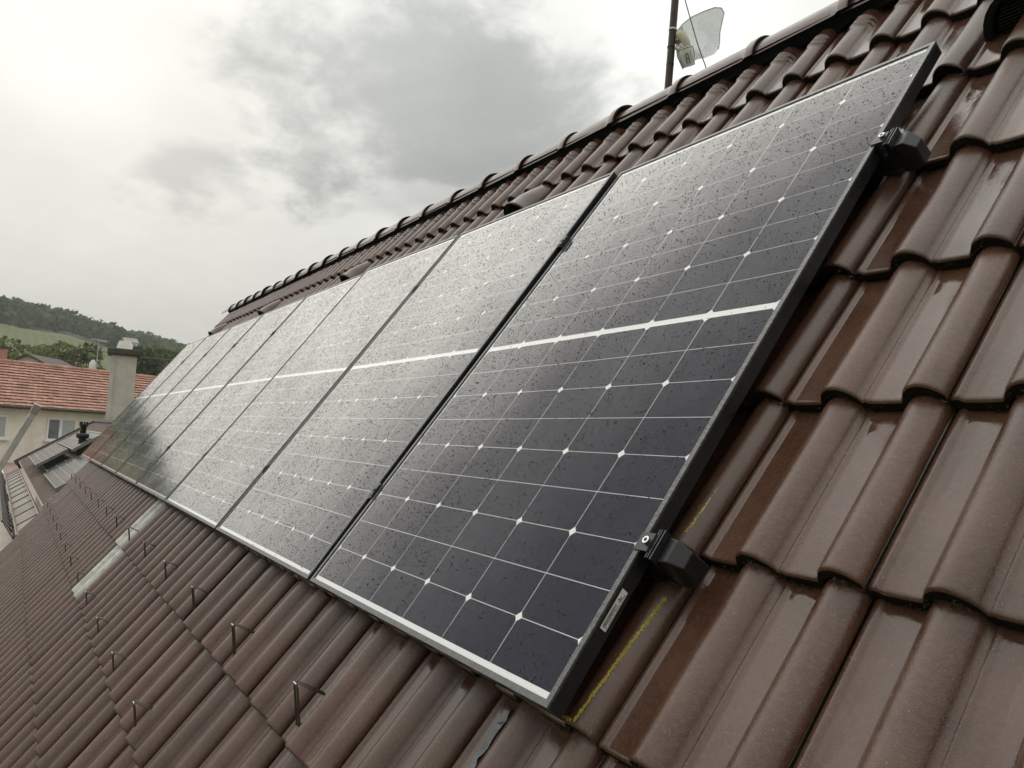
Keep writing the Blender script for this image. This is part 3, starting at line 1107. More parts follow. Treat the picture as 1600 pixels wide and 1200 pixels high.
def tile_mesh(name, length, mats, ribs=False):
    b = MB()
    pts = PROF
    n = len(pts)
    th = .0235
    rows = [(-.0003, -.0055), (.0012, -.0022), (.0038, -.0006), (.008, 0.0)]
    if ribs:
        rows += [(.16, 0)]
        for q in (.185, .208, .231):
            rows += [(q - .008, 0), (q - .003, .0045), (q + .003, .0045), (q + .008, 0)]
        rows += [(length, 0)]
    else:
        rows += [(.12, 0), (length * .62, 0), (length, 0)]
    vs = []
    for (y, dz) in rows:
        for (x, z, m_) in pts:
            dd = dz
            if ribs and dz > 0:
                dd = dz if z > .012 else 0
            vs.append((x, y, z + dd))
    b.v = vs
    for r in range(len(rows) - 1):
        for i in range(n - 1):
            b.f.append((r * n + i, r * n + i + 1, (r + 1) * n + i + 1, (r + 1) * n + i))
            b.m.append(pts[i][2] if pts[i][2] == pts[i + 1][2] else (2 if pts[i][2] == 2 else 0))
            b.s.append(True)
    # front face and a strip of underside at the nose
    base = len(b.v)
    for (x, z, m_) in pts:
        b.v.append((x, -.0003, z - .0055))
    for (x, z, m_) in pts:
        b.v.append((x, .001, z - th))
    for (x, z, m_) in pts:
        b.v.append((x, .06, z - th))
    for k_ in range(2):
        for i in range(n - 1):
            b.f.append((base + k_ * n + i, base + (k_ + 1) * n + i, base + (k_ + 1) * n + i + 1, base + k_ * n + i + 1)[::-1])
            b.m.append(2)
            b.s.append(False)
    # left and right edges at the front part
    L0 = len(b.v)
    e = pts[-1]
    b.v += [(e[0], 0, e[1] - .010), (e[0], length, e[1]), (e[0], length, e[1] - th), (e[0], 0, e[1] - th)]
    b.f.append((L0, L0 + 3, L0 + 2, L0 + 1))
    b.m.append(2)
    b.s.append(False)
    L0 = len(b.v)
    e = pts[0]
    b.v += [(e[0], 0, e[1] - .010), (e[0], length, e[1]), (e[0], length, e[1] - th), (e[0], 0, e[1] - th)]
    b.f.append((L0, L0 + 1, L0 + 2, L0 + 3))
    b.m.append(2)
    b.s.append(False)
    # weld the nose normal: flat front, smooth body
    b.s = [s_ for s_ in b.s]
    return b.mesh(name, mats)


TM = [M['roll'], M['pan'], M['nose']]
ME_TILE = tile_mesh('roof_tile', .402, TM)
ME_TOP = tile_mesh('roof_tile_top', .325, TM, ribs=True)
ME_LIGHT = tile_mesh('light_tile', .402, [M['milk'], M['milk'], M['milk']])


def course_v(c):
    return .002 + GAU * c if c >= 0 else .002 + GAU2 * c


NOSE_H = -.095


def tile_matrix(k_, c, jit=True):
    u = -.019 + COV * k_
    Mx = roofm(u, course_v(c), NOSE_H)
    jr = R(rng.normal(0, .26)) if jit else 0
    jz = rng.normal(0, .0009) if jit else 0
    jx = rng.normal(0, .0007) if jit else 0
    gau = GAU if c >= 0 else GAU2
    return Mx @ Matrix.Translation((jx, rng.normal(0, .0019) if jit else 0, jz)) @ Matrix.Rotation(-math.atan(.027 / gau) + R(rng.normal(0, .12)) * jit, 4, 'X') @ Matrix.Rotation(jr, 4, 'Z')


def visible_area(k_, c):
    """rough size of the tile in the photograph, 0 when outside the frame or behind the array"""
    u = -.019 + COV * k_ - COV / 2
    v = course_v(c) + .17
    a = []
    for (du, dv_) in ((-.15, -.17), (.15, -.17), (.15, .17), (-.15, .17)):
        p = roofp(u + du, v + dv_, -.1) - CAM_LOC
        z = p.dot(f_)
        if z < .05:
            return 0
        a.append((800 + 1223.5 * p.dot(r_) / z, 600 + 1223.5 * p.dot(d_) / z))
    if all(x < 0 for x, y in a) or all(x > 1600 for x, y in a) or all(y < 0 for x, y in a) or all(y > 1200 for x, y in a):
        return 0
    A = 0
    for i in range(4):
        x0, y0 = a[i]
        x1, y1 = a[(i + 1) % 4]
        A += x0 * y1 - x1 * y0
    A = abs(A) / 2
    if .42 < u < 9.1 and 0 <= c <= 3:
        return 0
    return A


tiles = []
for c in range(-6, 7):
    for k_ in range(-6, 31):
        tiles.append((visible_area(k_, c), k_, c))
tiles.sort(key=lambda t: -t[0])
LIGHT = {(14, -1), (14, -2)}
singles, rest = [], []
for (A, k_, c) in tiles:
    if (k_, c) in LIGHT:
        o = link('light_tile', ME_LIGHT, tile_matrix(k_, c), roof)
        o['label'] = 'milky translucent tile, ' + ('upper' if c == -1 else 'lower') + ' of two'
        continue
    if A > 0 and len(singles) < 298:
        singles.append((k_, c))
    else:
        rest.append((k_, c))
for (k_, c) in singles:
    link('roof_tile', ME_TOP if c == 6 else ME_TILE, tile_matrix(k_, c), roof)


def join_tiles(lst):
    Vs, Fs, Ms = [], [], []
    b0 = 0
    for (k_, c) in lst:
        me = ME_TOP if c == 6 else ME_TILE
        nv = len(me.vertices)
        co = np.empty(nv * 3)
        me.vertices.foreach_get('co', co)
        co = co.reshape(-1, 3)
        T = np.array(tile_matrix(k_, c))
        Vs.append(co @ T[:3, :3].T + T[:3, 3])
        fv = np.empty(len(me.loops), dtype=np.int64)
        me.loops.foreach_get('vertex_index', fv)
        Fs.append(fv.reshape(-1, 4) + b0)
        mi = np.empty(len(me.polygons), dtype=np.int32)
        me.polygons.foreach_get('material_index', mi)
        Ms.append(mi)
        b0 += nv
    me = np_mesh('roof_tiles', np.concatenate(Vs), np.concatenate(Fs), TM, True)
    me.polygons.foreach_set('material_index', np.concatenate(Ms))
    me.update()
    return me


if rest:
    tag(link('roof_tiles', join_tiles(rest), ID, roof), kind='stuff')

# verge: thin board closing the left edge of the tiling
g = MB()
g.box(-U1 - .02, -U1 + .015, vE, 2.36, -.20, -.105)
g.box(-U0 - .015, -U0 + .02, vE, 2.36, -.20, -.105)
g.build('verge_board', M['dark_steel'], roof, ROOF)

# black vent strip under the ridge tiles
g = MB()
strip = []
N_ = 160
for i in range(N_ + 1):
    u = U0 + (U1 - U0) * i / N_
    ph = ((u + .019) / COV) % .5 / .5
    z = -.094 + .027 * (max(0, math.sin(math.pi * ph)) ** .8)
    strip.append((-u, 2.322 + .006 * math.sin(i * 1.9), z - .019))
    strip.append((-u, 2.329, (z - .012) * .5 - .075 * .5))
    strip.append((-u, 2.342, -.048))
g.add(strip, [(3 * i + q, 3 * i + q + 1, 3 * i + q + 4, 3 * i + q + 3) for i in range(N_) for q in (0, 1)], 0, False)
g.build('vent_strip', M['black_rubber'], roof, ROOF)

# ridge tiles
RC = roofp(0, 2.385, -.145)          # centre line of the caps (y, z)


def ridge_mesh():
    b = MB()
    n = 18
    A0_, A1_ = R(5), R(175)

    def ring(x, rx, rz, dz=0):
        return [(x, rx * math.cos(a), rz * math.sin(a) + dz) for a in np.linspace(A0_, A1_, n)]
    # x runs to the right; the right end is the raised bell that laps the next tile
    rows = [ring(0, .101, .100), ring(.345, .104, .104), ring(.368, .106, .106), ring(.376, .112, .113), ring(.384, .1145, .116), ring(.412, .1145, .116), ring(.418, .1135, .115)]
    inner = [ring(.418, .106, .105), ring(.30, .094, .09)]
    allr = rows + inner
    vs = [p for r in allr for p in r]
    fs = [(i * n + j, i * n + j + 1, (i + 1) * n + j + 1, (i + 1) * n + j) for i in range(len(allr) - 1) for j in range(n - 1)]
    b.add(vs, fs, 0, True)
    for q in (7, 6):
        pass
    b.m = [2 if f[0] // n >= 6 else 0 for f in b.f]  # bell end and inside take the dark edge material, shade put into colour
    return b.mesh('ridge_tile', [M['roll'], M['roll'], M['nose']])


ME_RIDGE = ridge_mesh()
i = 0
u = U0
while u < U1 + .02:
    Mx = Matrix.Translation((-u - .385, RC.y, RC.z + rng.normal(0, .0015))) @ Matrix.Rotation(R(rng.normal(0, .35)), 4, 'Z') @ Matrix.Rotation(R(rng.normal(0, .25)), 4, 'Y')
    link('ridge_tile', ME_RIDGE, Mx, roof)
    u += .385

# hooded vent tiles, one every seven tiles along the course under the ridge course
def hood_mesh():
    n = 16
    rows = []
    for (y, sx, sz) in ((.004, 1.0, 1.0), (0, 1.05, 1.04), (.012, 1.06, 1.05), (.022, 1.0, 1.0), (.09, .90, .90), (.15, .78, .74), (.235, .60, .46)):
        rows.append([(.083 * sx * math.cos(a), y, .100 * sz * math.sin(a)) for a in np.linspace(R(-14), R(194), n)])
    inner = [[(x * .84, .055, z * .84) for (x, y, z) in rows[0]], [(x * .88, .006, z * .88) for (x, y, z) in rows[0]]]
    allr = inner + rows
    g = MB()
    g.add([p for r in allr for p in r], [(i * n + j, i * n + j + 1, (i + 1) * n + j + 1, (i + 1) * n + j) for i in range(len(allr) - 1) for j in range(n - 1)], 0, True)
    g.m = [1 if f[0] // n < 4 else 0 for f in g.f]
    g.add(inner[0], [tuple(range(n))], 1)
    return g.mesh('vent_hood', [M['roll'], M['black_plastic']])


ME_HOOD = hood_mesh()
g = MB()
for i in range(10):
    z = .004 + i * .0078
    wv_ = .062 * math.sqrt(max(0.05, 1 - (z / .074) ** 2))
    g.box(-wv_, wv_, .022, .030, z, z + .0036)
ME_GRILLE = g.mesh('grille', [M['black_plastic']])
for i in range(5):
    vm = roofm(-.128 + 7 * COV * i, 1.825, -.104) @ Matrix.Rotation(-math.atan(.027 / .342), 4, 'X')
    o = link('vent_hood', ME_HOOD, vm, roof)
    link('vent_grille', ME_GRILLE, vm, roof)

# moss and grit caught under the front edges of the nearest tiles
g = MB()
q = random.Random(4)
for i in range(1500):
    c = q.choice((0, 0, 1, 1, 2, 3, 4))
    u = q.uniform(-1.3, .08)
    s_ = (-.019 - u) % COV
    fz_ = float(np.interp(s_, [p[0] for p in PROF], [p[1] for p in PROF]))
    if math.sin(u * 31 + c) + math.sin(u * 83 + 2 * c) < -.5:
        continue
    p = Vector((-u, course_v(c) - q.uniform(.0, .005), NOSE_H + fz_ - q.uniform(.010, .0245)))
    e = q.uniform(.0009, .0028)
    g.add([p + Vector(d) * e * q.uniform(.7, 1.3) for d in ((1, 0, 0), (-1, 0, 0), (0, 1, 0), (0, -1, 0), (0, 0, 1), (0, 0, -1))],
          [(0, 2, 4), (2, 1, 4), (1, 3, 4), (3, 0, 4), (2, 0, 5), (1, 2, 5), (3, 1, 5), (0, 3, 5)], 0 if q.random() < .6 else 1, False)
tag(g.build('moss', [mat('green_moss', (.022, .028, .009), .95, island=.5, spec=.1), mat('dark_grit', (.035, .027, .02), .8, island=.5)], roof, ROOF), kind='stuff')

# ------------------------------------------------------------------ solar panels
PW, PH, GAP = 1.134, 1.722, .0236
CP, CQ, DV = .18385, .0923, .016
ORD = ['first', 'second', 'third', 'fourth', 'fifth', 'sixth', 'seventh', 'eighth']


def cell_mesh(top_chamfer):
    w, h, ch_ = .1824, .0910, .0094
    x0, x1 = -w / 2, w / 2
    y0, y1 = -h / 2, h / 2
    if top_chamfer:
        o = [(x0, y0), (x1, y0), (x1, y1 - ch_), (x1 - ch_, y1), (x0 + ch_, y1), (x0, y1 - ch_)]
    else:
        o = [(x0 + ch_, y0), (x1 - ch_, y0), (x1, y0 + ch_), (x1, y1), (x0, y1), (x0, y0 + ch_)]
    b = MB()
    b.add([(*p, .00014) for p in o] + [(*p, 0) for p in o], [tuple(range(6))] + [(i, 6 + i, 6 + (i + 1) % 6, (i + 1) % 6) for i in range(6)])
    return b.mesh('cell', [M['cell']])


ME_CELL = {True: cell_mesh(True), False: cell_mesh(False)}

# frame: black body, wet lip on top with sky sheen put into a paler grey
g = MB()
LIP = .011
D_ = .034
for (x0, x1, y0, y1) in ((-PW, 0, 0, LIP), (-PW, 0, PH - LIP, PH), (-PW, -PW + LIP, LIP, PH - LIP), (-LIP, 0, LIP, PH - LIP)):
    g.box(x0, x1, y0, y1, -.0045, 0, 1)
for (x0, x1, y0, y1) in ((-PW + .0006, -.0006, .0006, .003), (-PW + .0006, -.0006, PH - .003, PH - .0006), (-PW + .0006, -PW + .003, .003, PH - .003), (-.003, -.0006, .003, PH - .003)):
    g.box(x0, x1, y0, y1, -D_, -.0046, 0)
for (x0, x1, y0, y1) in ((-PW + .003, -.003, .003, .028), (-PW + .003, -.003, PH - .028, PH - .003), (-PW + .003, -PW + .028, .028, PH - .028), (-.028, -.003, .028, PH - .028)):
    g.box(x0, x1, y0, y1, -D_, -D_ + .002, 0)
ME_FRAME = g.mesh('frame', [M['black_alu'], M['lip_alu']])
ME_SHEET = MB().box(-PW + LIP, -LIP, LIP, PH - LIP, -.0075, -.006).mesh('backsheet', [M['white_sheet']])
ME_GLASS = MB().add([(-PW + LIP, LIP, -.0025), (-LIP, LIP, -.0025), (-LIP, PH - LIP, -.0025), (-PW + LIP, PH - LIP, -.0025)], [(0, 1, 2, 3)]).mesh('glass', [M['glass']])


def drops_mesh(nD, seed):
    r = np.random.default_rng(seed)
    # clustered, so that some patches of the glass are wetter than others
    cx = r.uniform(-PW + LIP + .003, -LIP - .003, nD * 3)
    cy = r.uniform(LIP, PH - LIP, nD * 3)
    f = .5 + .5 * np.sin(cx * 9 + 2 * np.sin(cy * 5)) * np.sin(cy * 7 + 1.3 * np.sin(cx * 4))
    keep = r.uniform(0, 1, nD * 3) < (.42 + .3 * f)
    # drops lying over the white strips are clear against white: leave most of them out there
    lx = np.abs(((cx + PW / 2) / CP + .0) - np.round((cx + PW / 2) / CP)) * CP
    hy = np.abs(cy - PH / 2) - DV / 2
    ly = np.abs(hy / CQ - np.round(hy / CQ)) * CQ
    white = (np.abs(cy - PH / 2) < .012) | (hy > 9 * CQ - .002) | (lx < .0028) | (ly < .0026)
    keep &= ~white | (r.uniform(0, 1, nD * 3) < .07)
    cx, cy = cx[keep][:nD], cy[keep][:nD]
    nD = len(cx)
    rad = np.clip(np.exp(r.normal(math.log(.00120), .27, nD)), .0006, .0021)
    an = np.arange(6) / 6 * 2 * np.pi
    ring = np.stack([np.cos(an), np.sin(an)], 1)
    ex = 1 + r.uniform(-.15, .35, nD)
    V = np.zeros((nD, 13, 3))
    for i, (s, z) in enumerate(((1.0, 0.0), (.78, .50))):
        V[:, i * 6:(i + 1) * 6, 0] = cx[:, None] + rad[:, None] * ring[None, :, 0] * s
        V[:, i * 6:(i + 1) * 6, 1] = cy[:, None] + rad[:, None] * ex[:, None] * ring[None, :, 1] * s
        V[:, i * 6:(i + 1) * 6, 2] = rad[:, None] * z
    V[:, 12, 0], V[:, 12, 1], V[:, 12, 2] = cx, cy, rad * .74
    V[:, :, 2] -= .0024
    F = []
    for j in range(6):
        k_ = (j + 1) % 6
        F += [(j, k_, 6 + k_), (j, 6 + k_, 6 + j), (6 + j, 6 + k_, 12)]
    F = np.array(F)
    Fa = (F[None] + (np.arange(nD) * 13)[:, None, None]).reshape(-1, 3)
    return np_mesh('raindrops', V.reshape(-1, 3), Fa, [M['drop']], True)


ME_DROPS = [drops_mesh(8600, 5), drops_mesh(8600, 6)]
HB_ = [0, -.013, -.013, 0, 0, 0, 0, 0, 0]
DVB = [0, 0, 0, 0, 0, 0, 0, 0, 0]
for k_ in range(8):
    u0 = k_ * (PW + GAP)
    bl_ = Vector((-u0 - PW, 0, HB_[k_ + 1]))
    br_ = Vector((-u0, 0, HB_[k_]))
    ex = (br_ - bl_).normalized()
    tl_ = Vector((-u0, PH, 0))
    ey = (tl_ - br_)
    ey = (ey - ex * ey.dot(ex)).normalized()
    ez = ex.cross(ey)
    Mx = Matrix((ex, ey, ez)).transposed().to_4x4()
    Mx.translation = br_
    Mx = ROOF @ Mx
    if k_ == 0:
        lab = 'nearest black solar panel, with the label on its right side, beside bare tiles'
    elif k_ == 7:
        lab = 'furthest black solar panel at the left end, in front of the chimney'
    else:
        lab = ORD[k_] + ' black solar panel of the row counted from the label end'
    P = thing('solar_panel', Mx, lab, 'solar panel', 'solar panels mounted in a row on the brown roof')
    link('frame', ME_FRAME, Mx, P)
    link('backsheet', ME_SHEET, Mx, P)
    jn = MB()
    for half in (-1, 1):
        for rr in range(9):
            y = PH / 2 + half * (DV / 2 + CQ * (rr + .5))
            topch = (rr % 2 == 1) if half > 0 else (rr % 2 == 0)
            for cc in range(6):
                x = -PW / 2 + (2.5 - cc) * CP
                m4 = Mx @ Matrix.Translation((x, y, -.0059))
                if k_ < 3:
                    link('cell', ME_CELL[topch], m4, P)
                else:
                    me = ME_CELL[topch]
                    jn.add([(v.co.x + x, v.co.y + y, v.co.z - .0059) for v in me.vertices], [tuple(p.vertices) for p in me.polygons])
    if k_ >= 3:
        tag(jn.build('cells', M['cell'], P, Mx), kind='stuff')
    link('glass', ME_GLASS, Mx, P)
    tag(link('raindrops', ME_DROPS[k_ % 2], Mx, P), kind='stuff')
    if k_ == 0:
        Ms = Mx @ Matrix((( 0, 0, 1, .0002), (1, 0, 0, .146), (0, 1, 0, -.0245), (0, 0, 0, 1)))
        s = MB().box(0, .073, 0, .0135, 0, .0004).build('label_sticker', M['sticker'], P, Ms)
        s['label'] = 'small white barcode label'
        q = MB()
        x = .004
        rb_ = random.Random(3)
        while x < .046:
            w = rb_.choice((.0006, .0009, .0014))
            q.box(x, x + w, .0050, .0118, .0005, .0006)
            x += w + rb_.choice((.0007, .0011))
        x = .004
        while x < .066:
            w = rb_.choice((.0012, .0016, .0020))
            if rb_.random() < .85:
                q.box(x, x + w, .0018, .0036, .0005, .0006)
            x += w + .0010
        for i in range(4):
            for j in range(4):
                if rb_.random() < .55:
                    q.box(.051 + i * .0026, .0532 + i * .0026, .0050 + j * .0017, .0064 + j * .0017, .0005, .0006)
        q.build('barcode', M['ink'], s, Ms)

# ------------------------------------------------------------------ rails and clamps
RV = (.302, 1.352)
for i, v in enumerate(RV):
    Mx = roofm(0, v, -D_ - .002)
    rl = thing('mounting_rail', Mx, ('lower' if i == 0 else 'upper') + ' black mounting rail with end cap sticking out right of the array', 'rail', 'rails under the solar array')
    g = MB()
    g.box(-9.22, .0355, -.02, .02, -.040, -.001)
    g.box(-9.22, .0353, -.026, -.0201, -.040, -.034)
    g.box(-9.22, .0353, .0201, .026, -.040, -.034)
    g.build('rail', M['black_alu'], rl)
    g = MB()
    # moulded cap: block with a sloped outer shoulder
    s0 = [(.0362, -.024, -.046), (.0362, .024, -.046), (.0362, .024, .024), (.0362, -.024, .024)]
    s1 = [(.056, -.024, -.046), (.056, .024, -.046), (.056, .0215, .0245), (.056, -.0215, .0245)]
    s2 = [(.0765, -.020, -.043), (.0765, .020, -.043), (.0755, .016, .002), (.0755, -.016, .002)]
    vs = s0 + s1 + s2
    fs = [(0, 3, 2, 1)]
    for a in (0, 4):
        for j in range(4):
            q = (j + 1) % 4
            fs.append((a + j, a + q, a + 4 + q, a + 4 + j))
    fs.append((8, 9, 10, 11))
    g.add(vs, fs)
    capo = g.build('end_cap', M['black_plastic'], rl)
    bv = capo.modifiers.new('bevel', 'BEVEL')
    bv.width = .0022
    bv.segments = 2
    # end clamp: Z bracket gripping the frame, with a socket bolt
    cl = thing('end_clamp', roofm(0, v, 0), ('lower' if i == 0 else 'upper') + ' black end clamp with bright bolt gripping the nearest panel', 'clamp', 'end clamps on the nearest panel')
    g = MB()
    g.box(-.010, .0212, -.017, .017, .0004, .0034)
    g.box(.0012, .0045, -.019, .019, -.036, .0003)
    g.box(.0046, .0351, -.019, .019, -.0365, -.0332)
    g.box(.0215, .0238, -.027, .027, -.0330, .0012)
    g.box(.0270, .0292, -.027, .027, -.0330, .0016)
    g.box(.0325, .0352, -.028, .028, -.0330, .0006)
    g.box(.0239, .0324, -.025, .025, -.033, -.0030)
    g.build('bracket', M['black_alu'], cl)
    g = MB()
    g.tube([(.0135, 0, .0035), (.0135, 0, .0105)], .0068, 16, 0)
    bo = g.build('bolt', M['steel'], cl)
    g = MB()
    g.tube([(.0135, 0, .0106), (.0135, 0, .0109)], .0036, 6, 0)
    g.build('socket', M['ink'], bo)
    g = MB()
    for k_ in range(8):
        pass
    # roof hook foot under the rail just outside the array
g = MB()
g.box(-.0098, .0098, -.020, .020, .0005, .0032)
g.box(-.009, .009, -.026, .026, -.030, .0004)
ME_MID = g.mesh('mid_clamp', [M['black_alu']])
g = MB()
g.tube([(0, 0, .0033), (0, 0, .0056)], .0048, 8)
ME_MB = g.mesh('bolt', [M['black_alu']])
for k_ in range(7):
    for i, v in enumerate(RV):
        hb = HB_[k_ + 1] * (1 - v / PH)
        Mx = roofm((k_ + 1) * (PW + GAP) - GAP / 2, v, hb + .001)
        c = thing('mid_clamp', Mx, 'black clamp on %s rail between %s and %s panel from label end' % ('lower' if i == 0 else 'upper', ORD[k_], ORD[k_ + 1]), 'clamp', 'clamps in the gaps between the panels')
        link('clamp_body', ME_MID, Mx, c)
        link('bolt', ME_MB, Mx, c)

# ------------------------------------------------------------------ snow guard hooks
g = MB()
for x in (-.0105, .0105):
    g.tube([(x, 0, .002), (x, .006, .008), (x, .060, .070), (x, .064, .0755), (x, .070, .0745), (x, .086, .010), (x, .089, .003)], .0026, 6)
g.tube([(-.0105, .0645, .0756), (.0105, .0645, .0756)], .0022, 6)
g.tube([(-.0105, 0, .002), (.0105, 0, .002)], .0022, 6)
ME_LOOP = g.mesh('wire_loop', [M['dark_steel']])
ME_STRAP = MB().box(-.0125, .0125, -.004, .19, -.001, .0014).mesh('strap', [M['zinc']])
ME_TIP = MB().tube([(-.0108, .0645, .0768), (.0108, .0645, .0768)], .0030, 6).mesh('bright_tip', [M['steel']])


def ordinal(n):
    w = ['first', 'second', 'third', 'fourth', 'fifth', 'sixth', 'seventh', 'eighth', 'ninth', 'tenth', 'eleventh', 'twelfth', 'thirteenth', 'fourteenth']
    return w[n]


def hook_row(v, u0, n, row):
    for i in range(n):
        u = u0 + 2 * COV * i
        c = -1 if row == 0 else -2
        base = NOSE_H - (v - course_v(c)) * .027 / GAU2 + .0015
        Mx = roofm(u, v, base) @ Matrix.Rotation(-math.atan(.027 / GAU2), 4, 'X') @ Matrix.Rotation(R(rng.normal(0, 2.0)), 4, 'Z')
        h = thing('snow_guard', Mx, '%s wire snow guard from the bottom edge in the row %s' % (ordinal(i), 'nearer the panels' if row == 0 else 'further from the panels'), 'snow guard', 'wire snow guards standing on the tiles')
        link('wire_loop', ME_LOOP, Mx, h)
        link('strap', ME_STRAP, Mx, h)
        link('bright_tip', ME_TIP, Mx, h)


hook_row(-.284, -.019 + COV * 3 - .050, 14, 0)
hook_row(-.634, -.019 + COV * 6 - .080, 12, 1)

# ------------------------------------------------------------------ chalk marks on the tiles


def prof_z(s):
    xs = [p[0] for p in PROF]
    return float(np.interp(s, xs, [p[1] for p in PROF]))


def surf(u, v, c):
    """point on the tile surface of course c"""
    k_ = math.floor((u + .019) / COV) + 1
    s = -.019 + COV * k_ - u
    z = NOSE_H + prof_z(s) - (v - course_v(c)) * .027 / (GAU if c >= 0 else GAU2)
    return Vector((-u, v, z))


def chalk(a, b, c, n, spread, size, label):
    g = MB()
    q = random.Random(int(n * 7 + c))
    for i in range(n):
        t = q.random()
        dens = .45 + .55 * math.sin(t * 23) * math.sin(t * 9 + 1)
        if q.random() > .55 + .4 * dens:
            continue
        u = a[0] + (b[0] - a[0]) * t + q.gauss(0, spread)
        v = a[1] + (b[1] - a[1]) * t + q.gauss(0, spread)
        s = size * q.uniform(.5, 1.5)
        m_ = q.randint(4, 6)
        pts = []
        for j in range(m_):
            an = j * 2 * math.pi / m_ + q.uniform(-.3, .3)
            rr = s * q.uniform(.6, 1.2)
            p = surf(u + rr * math.cos(an), v + rr * 1.6 * math.sin(an), c)
            pts.append(p + Vector((0, 0, .0011)))
        g.add(pts, [tuple(range(m_))])
    o = g.build('chalk_mark', M['chalk'], roof, ROOF)
    o['label'] = label
    return o


chalk((.003, .012), (-.013, .254), 0, 1500, .0012, .0008, 'long yellow chalk stroke beside the nearest panel')
chalk((-.005, .370), (-.010, .475), 1, 330, .0009, .0007, 'short yellow chalk stroke above the lower clamp')
chalk((.070, .014), (.010, .010), 0, 420, .0005, .0011, 'yellow chalk stroke along the tile edge under the panel corner')

# added strip shaped as the glint of water in the channel under the panel corner
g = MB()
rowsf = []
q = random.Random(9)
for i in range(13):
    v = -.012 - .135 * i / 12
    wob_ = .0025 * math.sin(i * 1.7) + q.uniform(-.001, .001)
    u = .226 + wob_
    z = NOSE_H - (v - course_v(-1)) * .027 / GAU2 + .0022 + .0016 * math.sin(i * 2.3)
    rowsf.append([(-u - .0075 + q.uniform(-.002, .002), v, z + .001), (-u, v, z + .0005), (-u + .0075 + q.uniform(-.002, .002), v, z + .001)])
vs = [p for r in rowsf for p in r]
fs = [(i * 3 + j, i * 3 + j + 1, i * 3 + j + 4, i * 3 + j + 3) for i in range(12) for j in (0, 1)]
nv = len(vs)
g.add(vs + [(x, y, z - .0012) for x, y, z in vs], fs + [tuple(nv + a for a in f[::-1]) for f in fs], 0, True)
o = g.build('water_glint_strip', mat('water_glint_grey', (.085, .092, .098), .18, metal=.4, var=.3, vscale=30, bump=.3, bscale=60), roof, ROOF)
o['label'] = 'grey strip put in for the glint of water in the tile channel'

# ------------------------------------------------------------------ mast with dish antenna behind the ridge
def atZ(px, py, depth):
    d = ray(px, py)
    return CAM_LOC + d * (depth / d.dot(f_))


DM = 4.5
mb0, mb1 = atZ(1042.2, 160, DM), atZ(1060.5, -70, DM)
ms = thing('antenna_mast', Matrix.Translation(mb0 - (mb1 - mb0) * 1.0), 'brown steel mast rising behind the ridge of the roof', 'mast')
g = MB()
axis = (mb1 - mb0)
g.tube([(0, 0, 0), tuple(axis), tuple(axis * 2)], .0215, 14)
g.build('pole', M['mast'], ms)
g = MB()
for py, mtl in ((46, 0), (74, 1), (101, 1)):
    c = mb0.lerp(mb1, (160 - py) / 230.0) - (mb0 - axis)
    t = axis.normalized()
    g.tube([tuple(c - t * .005), tuple(c + t * .005)], .0245 if py < 100 else .0225, 14, mtl)
g.build('band_clip', [M['white_plastic'], M['ink']], ms)

an = thing('dish_antenna', Matrix.Translation(atZ(1058, 74, DM)), 'pale grid dish antenna with white feed can clamped to the mast', 'antenna')


def dish():
    """rounded square reflector: a curved sheet of slats, seen from behind and below"""
    # outline in the photograph, re-surveyed on an inclined plane with its own depth
    outl = [(1055, 118), (1053, 92), (1056, 62), (1060, 46), (1068, 36), (1082, 25), (1100, 17.5), (1114, 14), (1123, 16), (1128, 23), (1127.5, 34), (1126, 50), (1126, 64), (1124, 76), (1117, 84), (1104, 88.5), (1092, 91), (1080, 97), (1068, 107)]
    N0 = Vector((.80, -.30, -.10)).normalized()     # face normal of the sheet
    C = atZ(1094, 58, DM + .03)
    def onp(px, py):
        d = ray(px, py)
        return CAM_LOC + d * ((C - CAM_LOC).dot(N0) / d.dot(N0))
    cpx, cpy = 1094, 58
    rings = 6
    base = an.matrix_basis.inverted()
    V, F = [], []
    n = len(outl)
    for r in range(rings + 1):
        t = r / rings
        for (x, y) in outl:
            p = onp(cpx + (x - cpx) * t, cpy + (y - cpy) * t)
            bow = .045 * (1 - ((p - C).length / .15) ** 2)
            V.append(base @ (p - N0 * bow))
    for r in range(rings):
        for j in range(n):
            k_ = (j + 1) % n
            F.append((r * n + j, r * n + k_, (r + 1) * n + k_, (r + 1) * n + j))
    g = MB()
    g.add(V, F, 0, True)
    g.add([p - (base.to_3x3() @ N0) * .004 for p in V], [f[::-1] for f in F], 0, True)
    g.build('reflector', M['grid'], an)
    g = MB()
    outer = V[rings * n:]
    g.tube(outer[3:14], .0032, 6)
    g.build('rim', M['white_plastic'], an)
    g = MB()
    for i in range(26):       # fan of slats at the lower right
        a = R(-150 + i * 9.5)
        q0 = onp(cpx + 16 * math.cos(a), cpy + 16 * math.sin(-a))
        q1 = onp(cpx + 33 * math.cos(a), cpy + 31 * math.sin(-a))
        for p in (q0, q1):
            pass
        b0 = .045 * (1 - ((q0 - C).length / .15) ** 2)
        b1 = .045 * (1 - ((q1 - C).length / .15) ** 2)
        g.tube([base @ (q0 - N0 * (b0 - .002)), base @ (q1 - N0 * (b1 - .002))], .0007, 4)
    tag(g.build('slats', M['white_plastic'], an), kind='stuff')


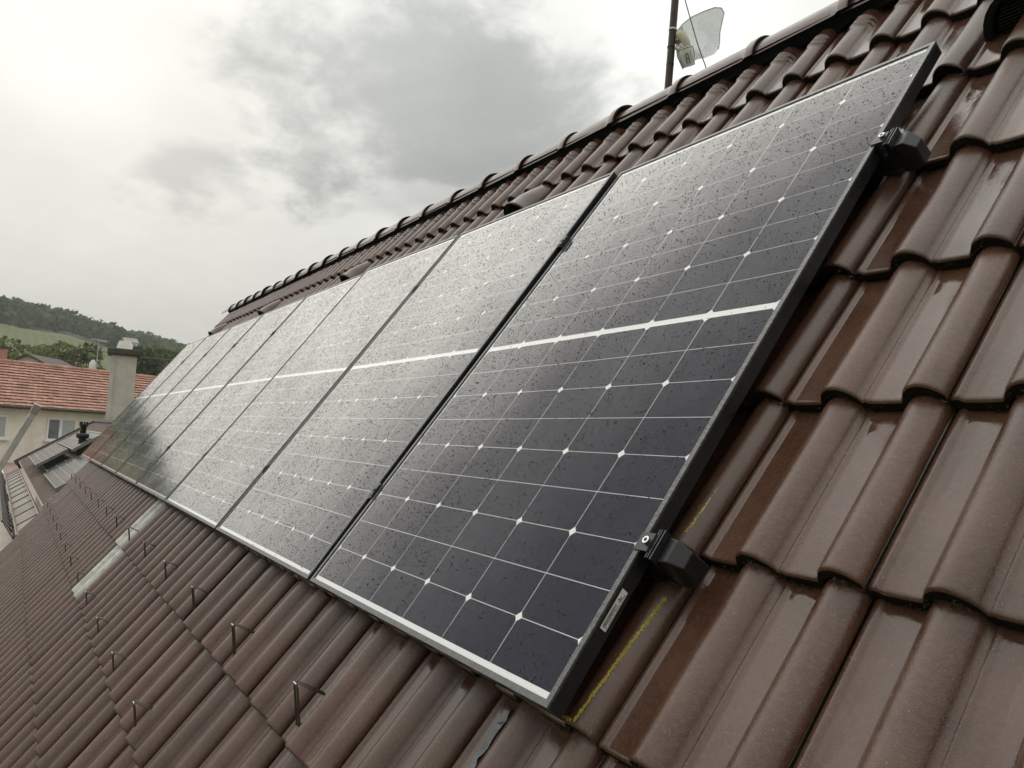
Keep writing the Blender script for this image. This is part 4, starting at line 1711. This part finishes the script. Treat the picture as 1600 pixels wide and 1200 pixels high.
dish()
base = an.matrix_basis.inverted()
g = MB()
g.tube([base @ atZ(1059, 52, DM - .03), base @ atZ(1066, 55, DM - .05), base @ atZ(1072, 66, DM - .06), base @ atZ(1076, 74, DM - .06)], [.016, .026, .022, .016], 12)
g.tube([base @ atZ(1056, 74, DM - .02), base @ atZ(1063, 78, DM - .04)], [.012, .016], 8)
g.box(-.02, .03, -.02, .02, .03, .09)
g.build('bracket', M['cream_plastic'], an)
g = MB()
ft, fb2 = base @ atZ(1071.5, 75, DM - .07), base @ atZ(1077, 103, DM - .05)
g.tube([fb2, fb2.lerp(ft, .5), fb2.lerp(ft, .93), ft], [.034, .038, .040, .036], 20)
can = g.build('feed_can', M['white_plastic'], an)
# dark printed ring, letter and dots on the can
ax = (ft - fb2).normalized()
vd = (base.to_3x3() @ (CAM_LOC - atZ(1074, 90, DM))).normalized()
vd = (vd - ax * vd.dot(ax)).normalized()
sdv = ax.cross(vd).normalized()
if (base.inverted().to_3x3() @ sdv).dot(r_) < 0:
    sdv = -sdv
g = MB()


def canp(a, t):
    """point on the can: a = angle from the side facing us, t = 0 bottom .. 1 top"""
    rr = np.interp(t, [0, .5, .93, 1], [.034, .038, .040, .036]) + .0011
    return fb2.lerp(ft, t) + (vd * math.cos(a) + sdv * math.sin(a)) * rr


def stroke(pts, w=.0016):
    g.tube([canp(*p) for p in pts], w, 5)


stroke([(a, .95) for a in np.linspace(-1.5, 1.3, 14)], .0016)
stroke([(1.30, .95), (1.42, .8), (1.40, .55), (1.1, .25), (.75, .12)], .0014)
# tall narrow letter with a rounded top and one bar
stroke([(-.22, .12), (-.20, .55), (-.10, .66), (.06, .66), (.14, .55), (.20, .10)], .0018)
stroke([(-.20, .38), (.15, .38)], .0016)
for t_ in (.74, .60, .46, .32):
    c = canp(.55, t_)
    g.tube([c - ax * .0022, c + ax * .0022], .0024, 6)
g.build('printed_mark', M['ink'], can)
g = MB()
ca = [atZ(*p, DM - .1) for p in ((1066, -30), (1071, 2), (1078, 27), (1086, 55), (1093, 78), (1102, 102), (1108, 125))]
g.tube(ca, .0035, 6)
tag(g.build('antenna_cable', M['grey_wire']), 'thin grey cable running past the dish down to the ridge', 'cable')

# ------------------------------------------------------------------ damp air
hm = bpy.data.materials.new('damp_air')
hm.use_nodes = True
k = NT(hm.node_tree)
pv = k.n('ShaderNodeVolumePrincipled', ins={'Color': (.86, .90, .90), 'Density': .00050, 'Anisotropy': .2})
o_ = k.n('ShaderNodeOutputMaterial')
k.t.links.new(pv.outputs[0], o_.inputs['Volume'])
hz = MB().box(-965, 965, -965, 965, -30, 112).build('haze', hm)
tag(hz, kind='stuff')
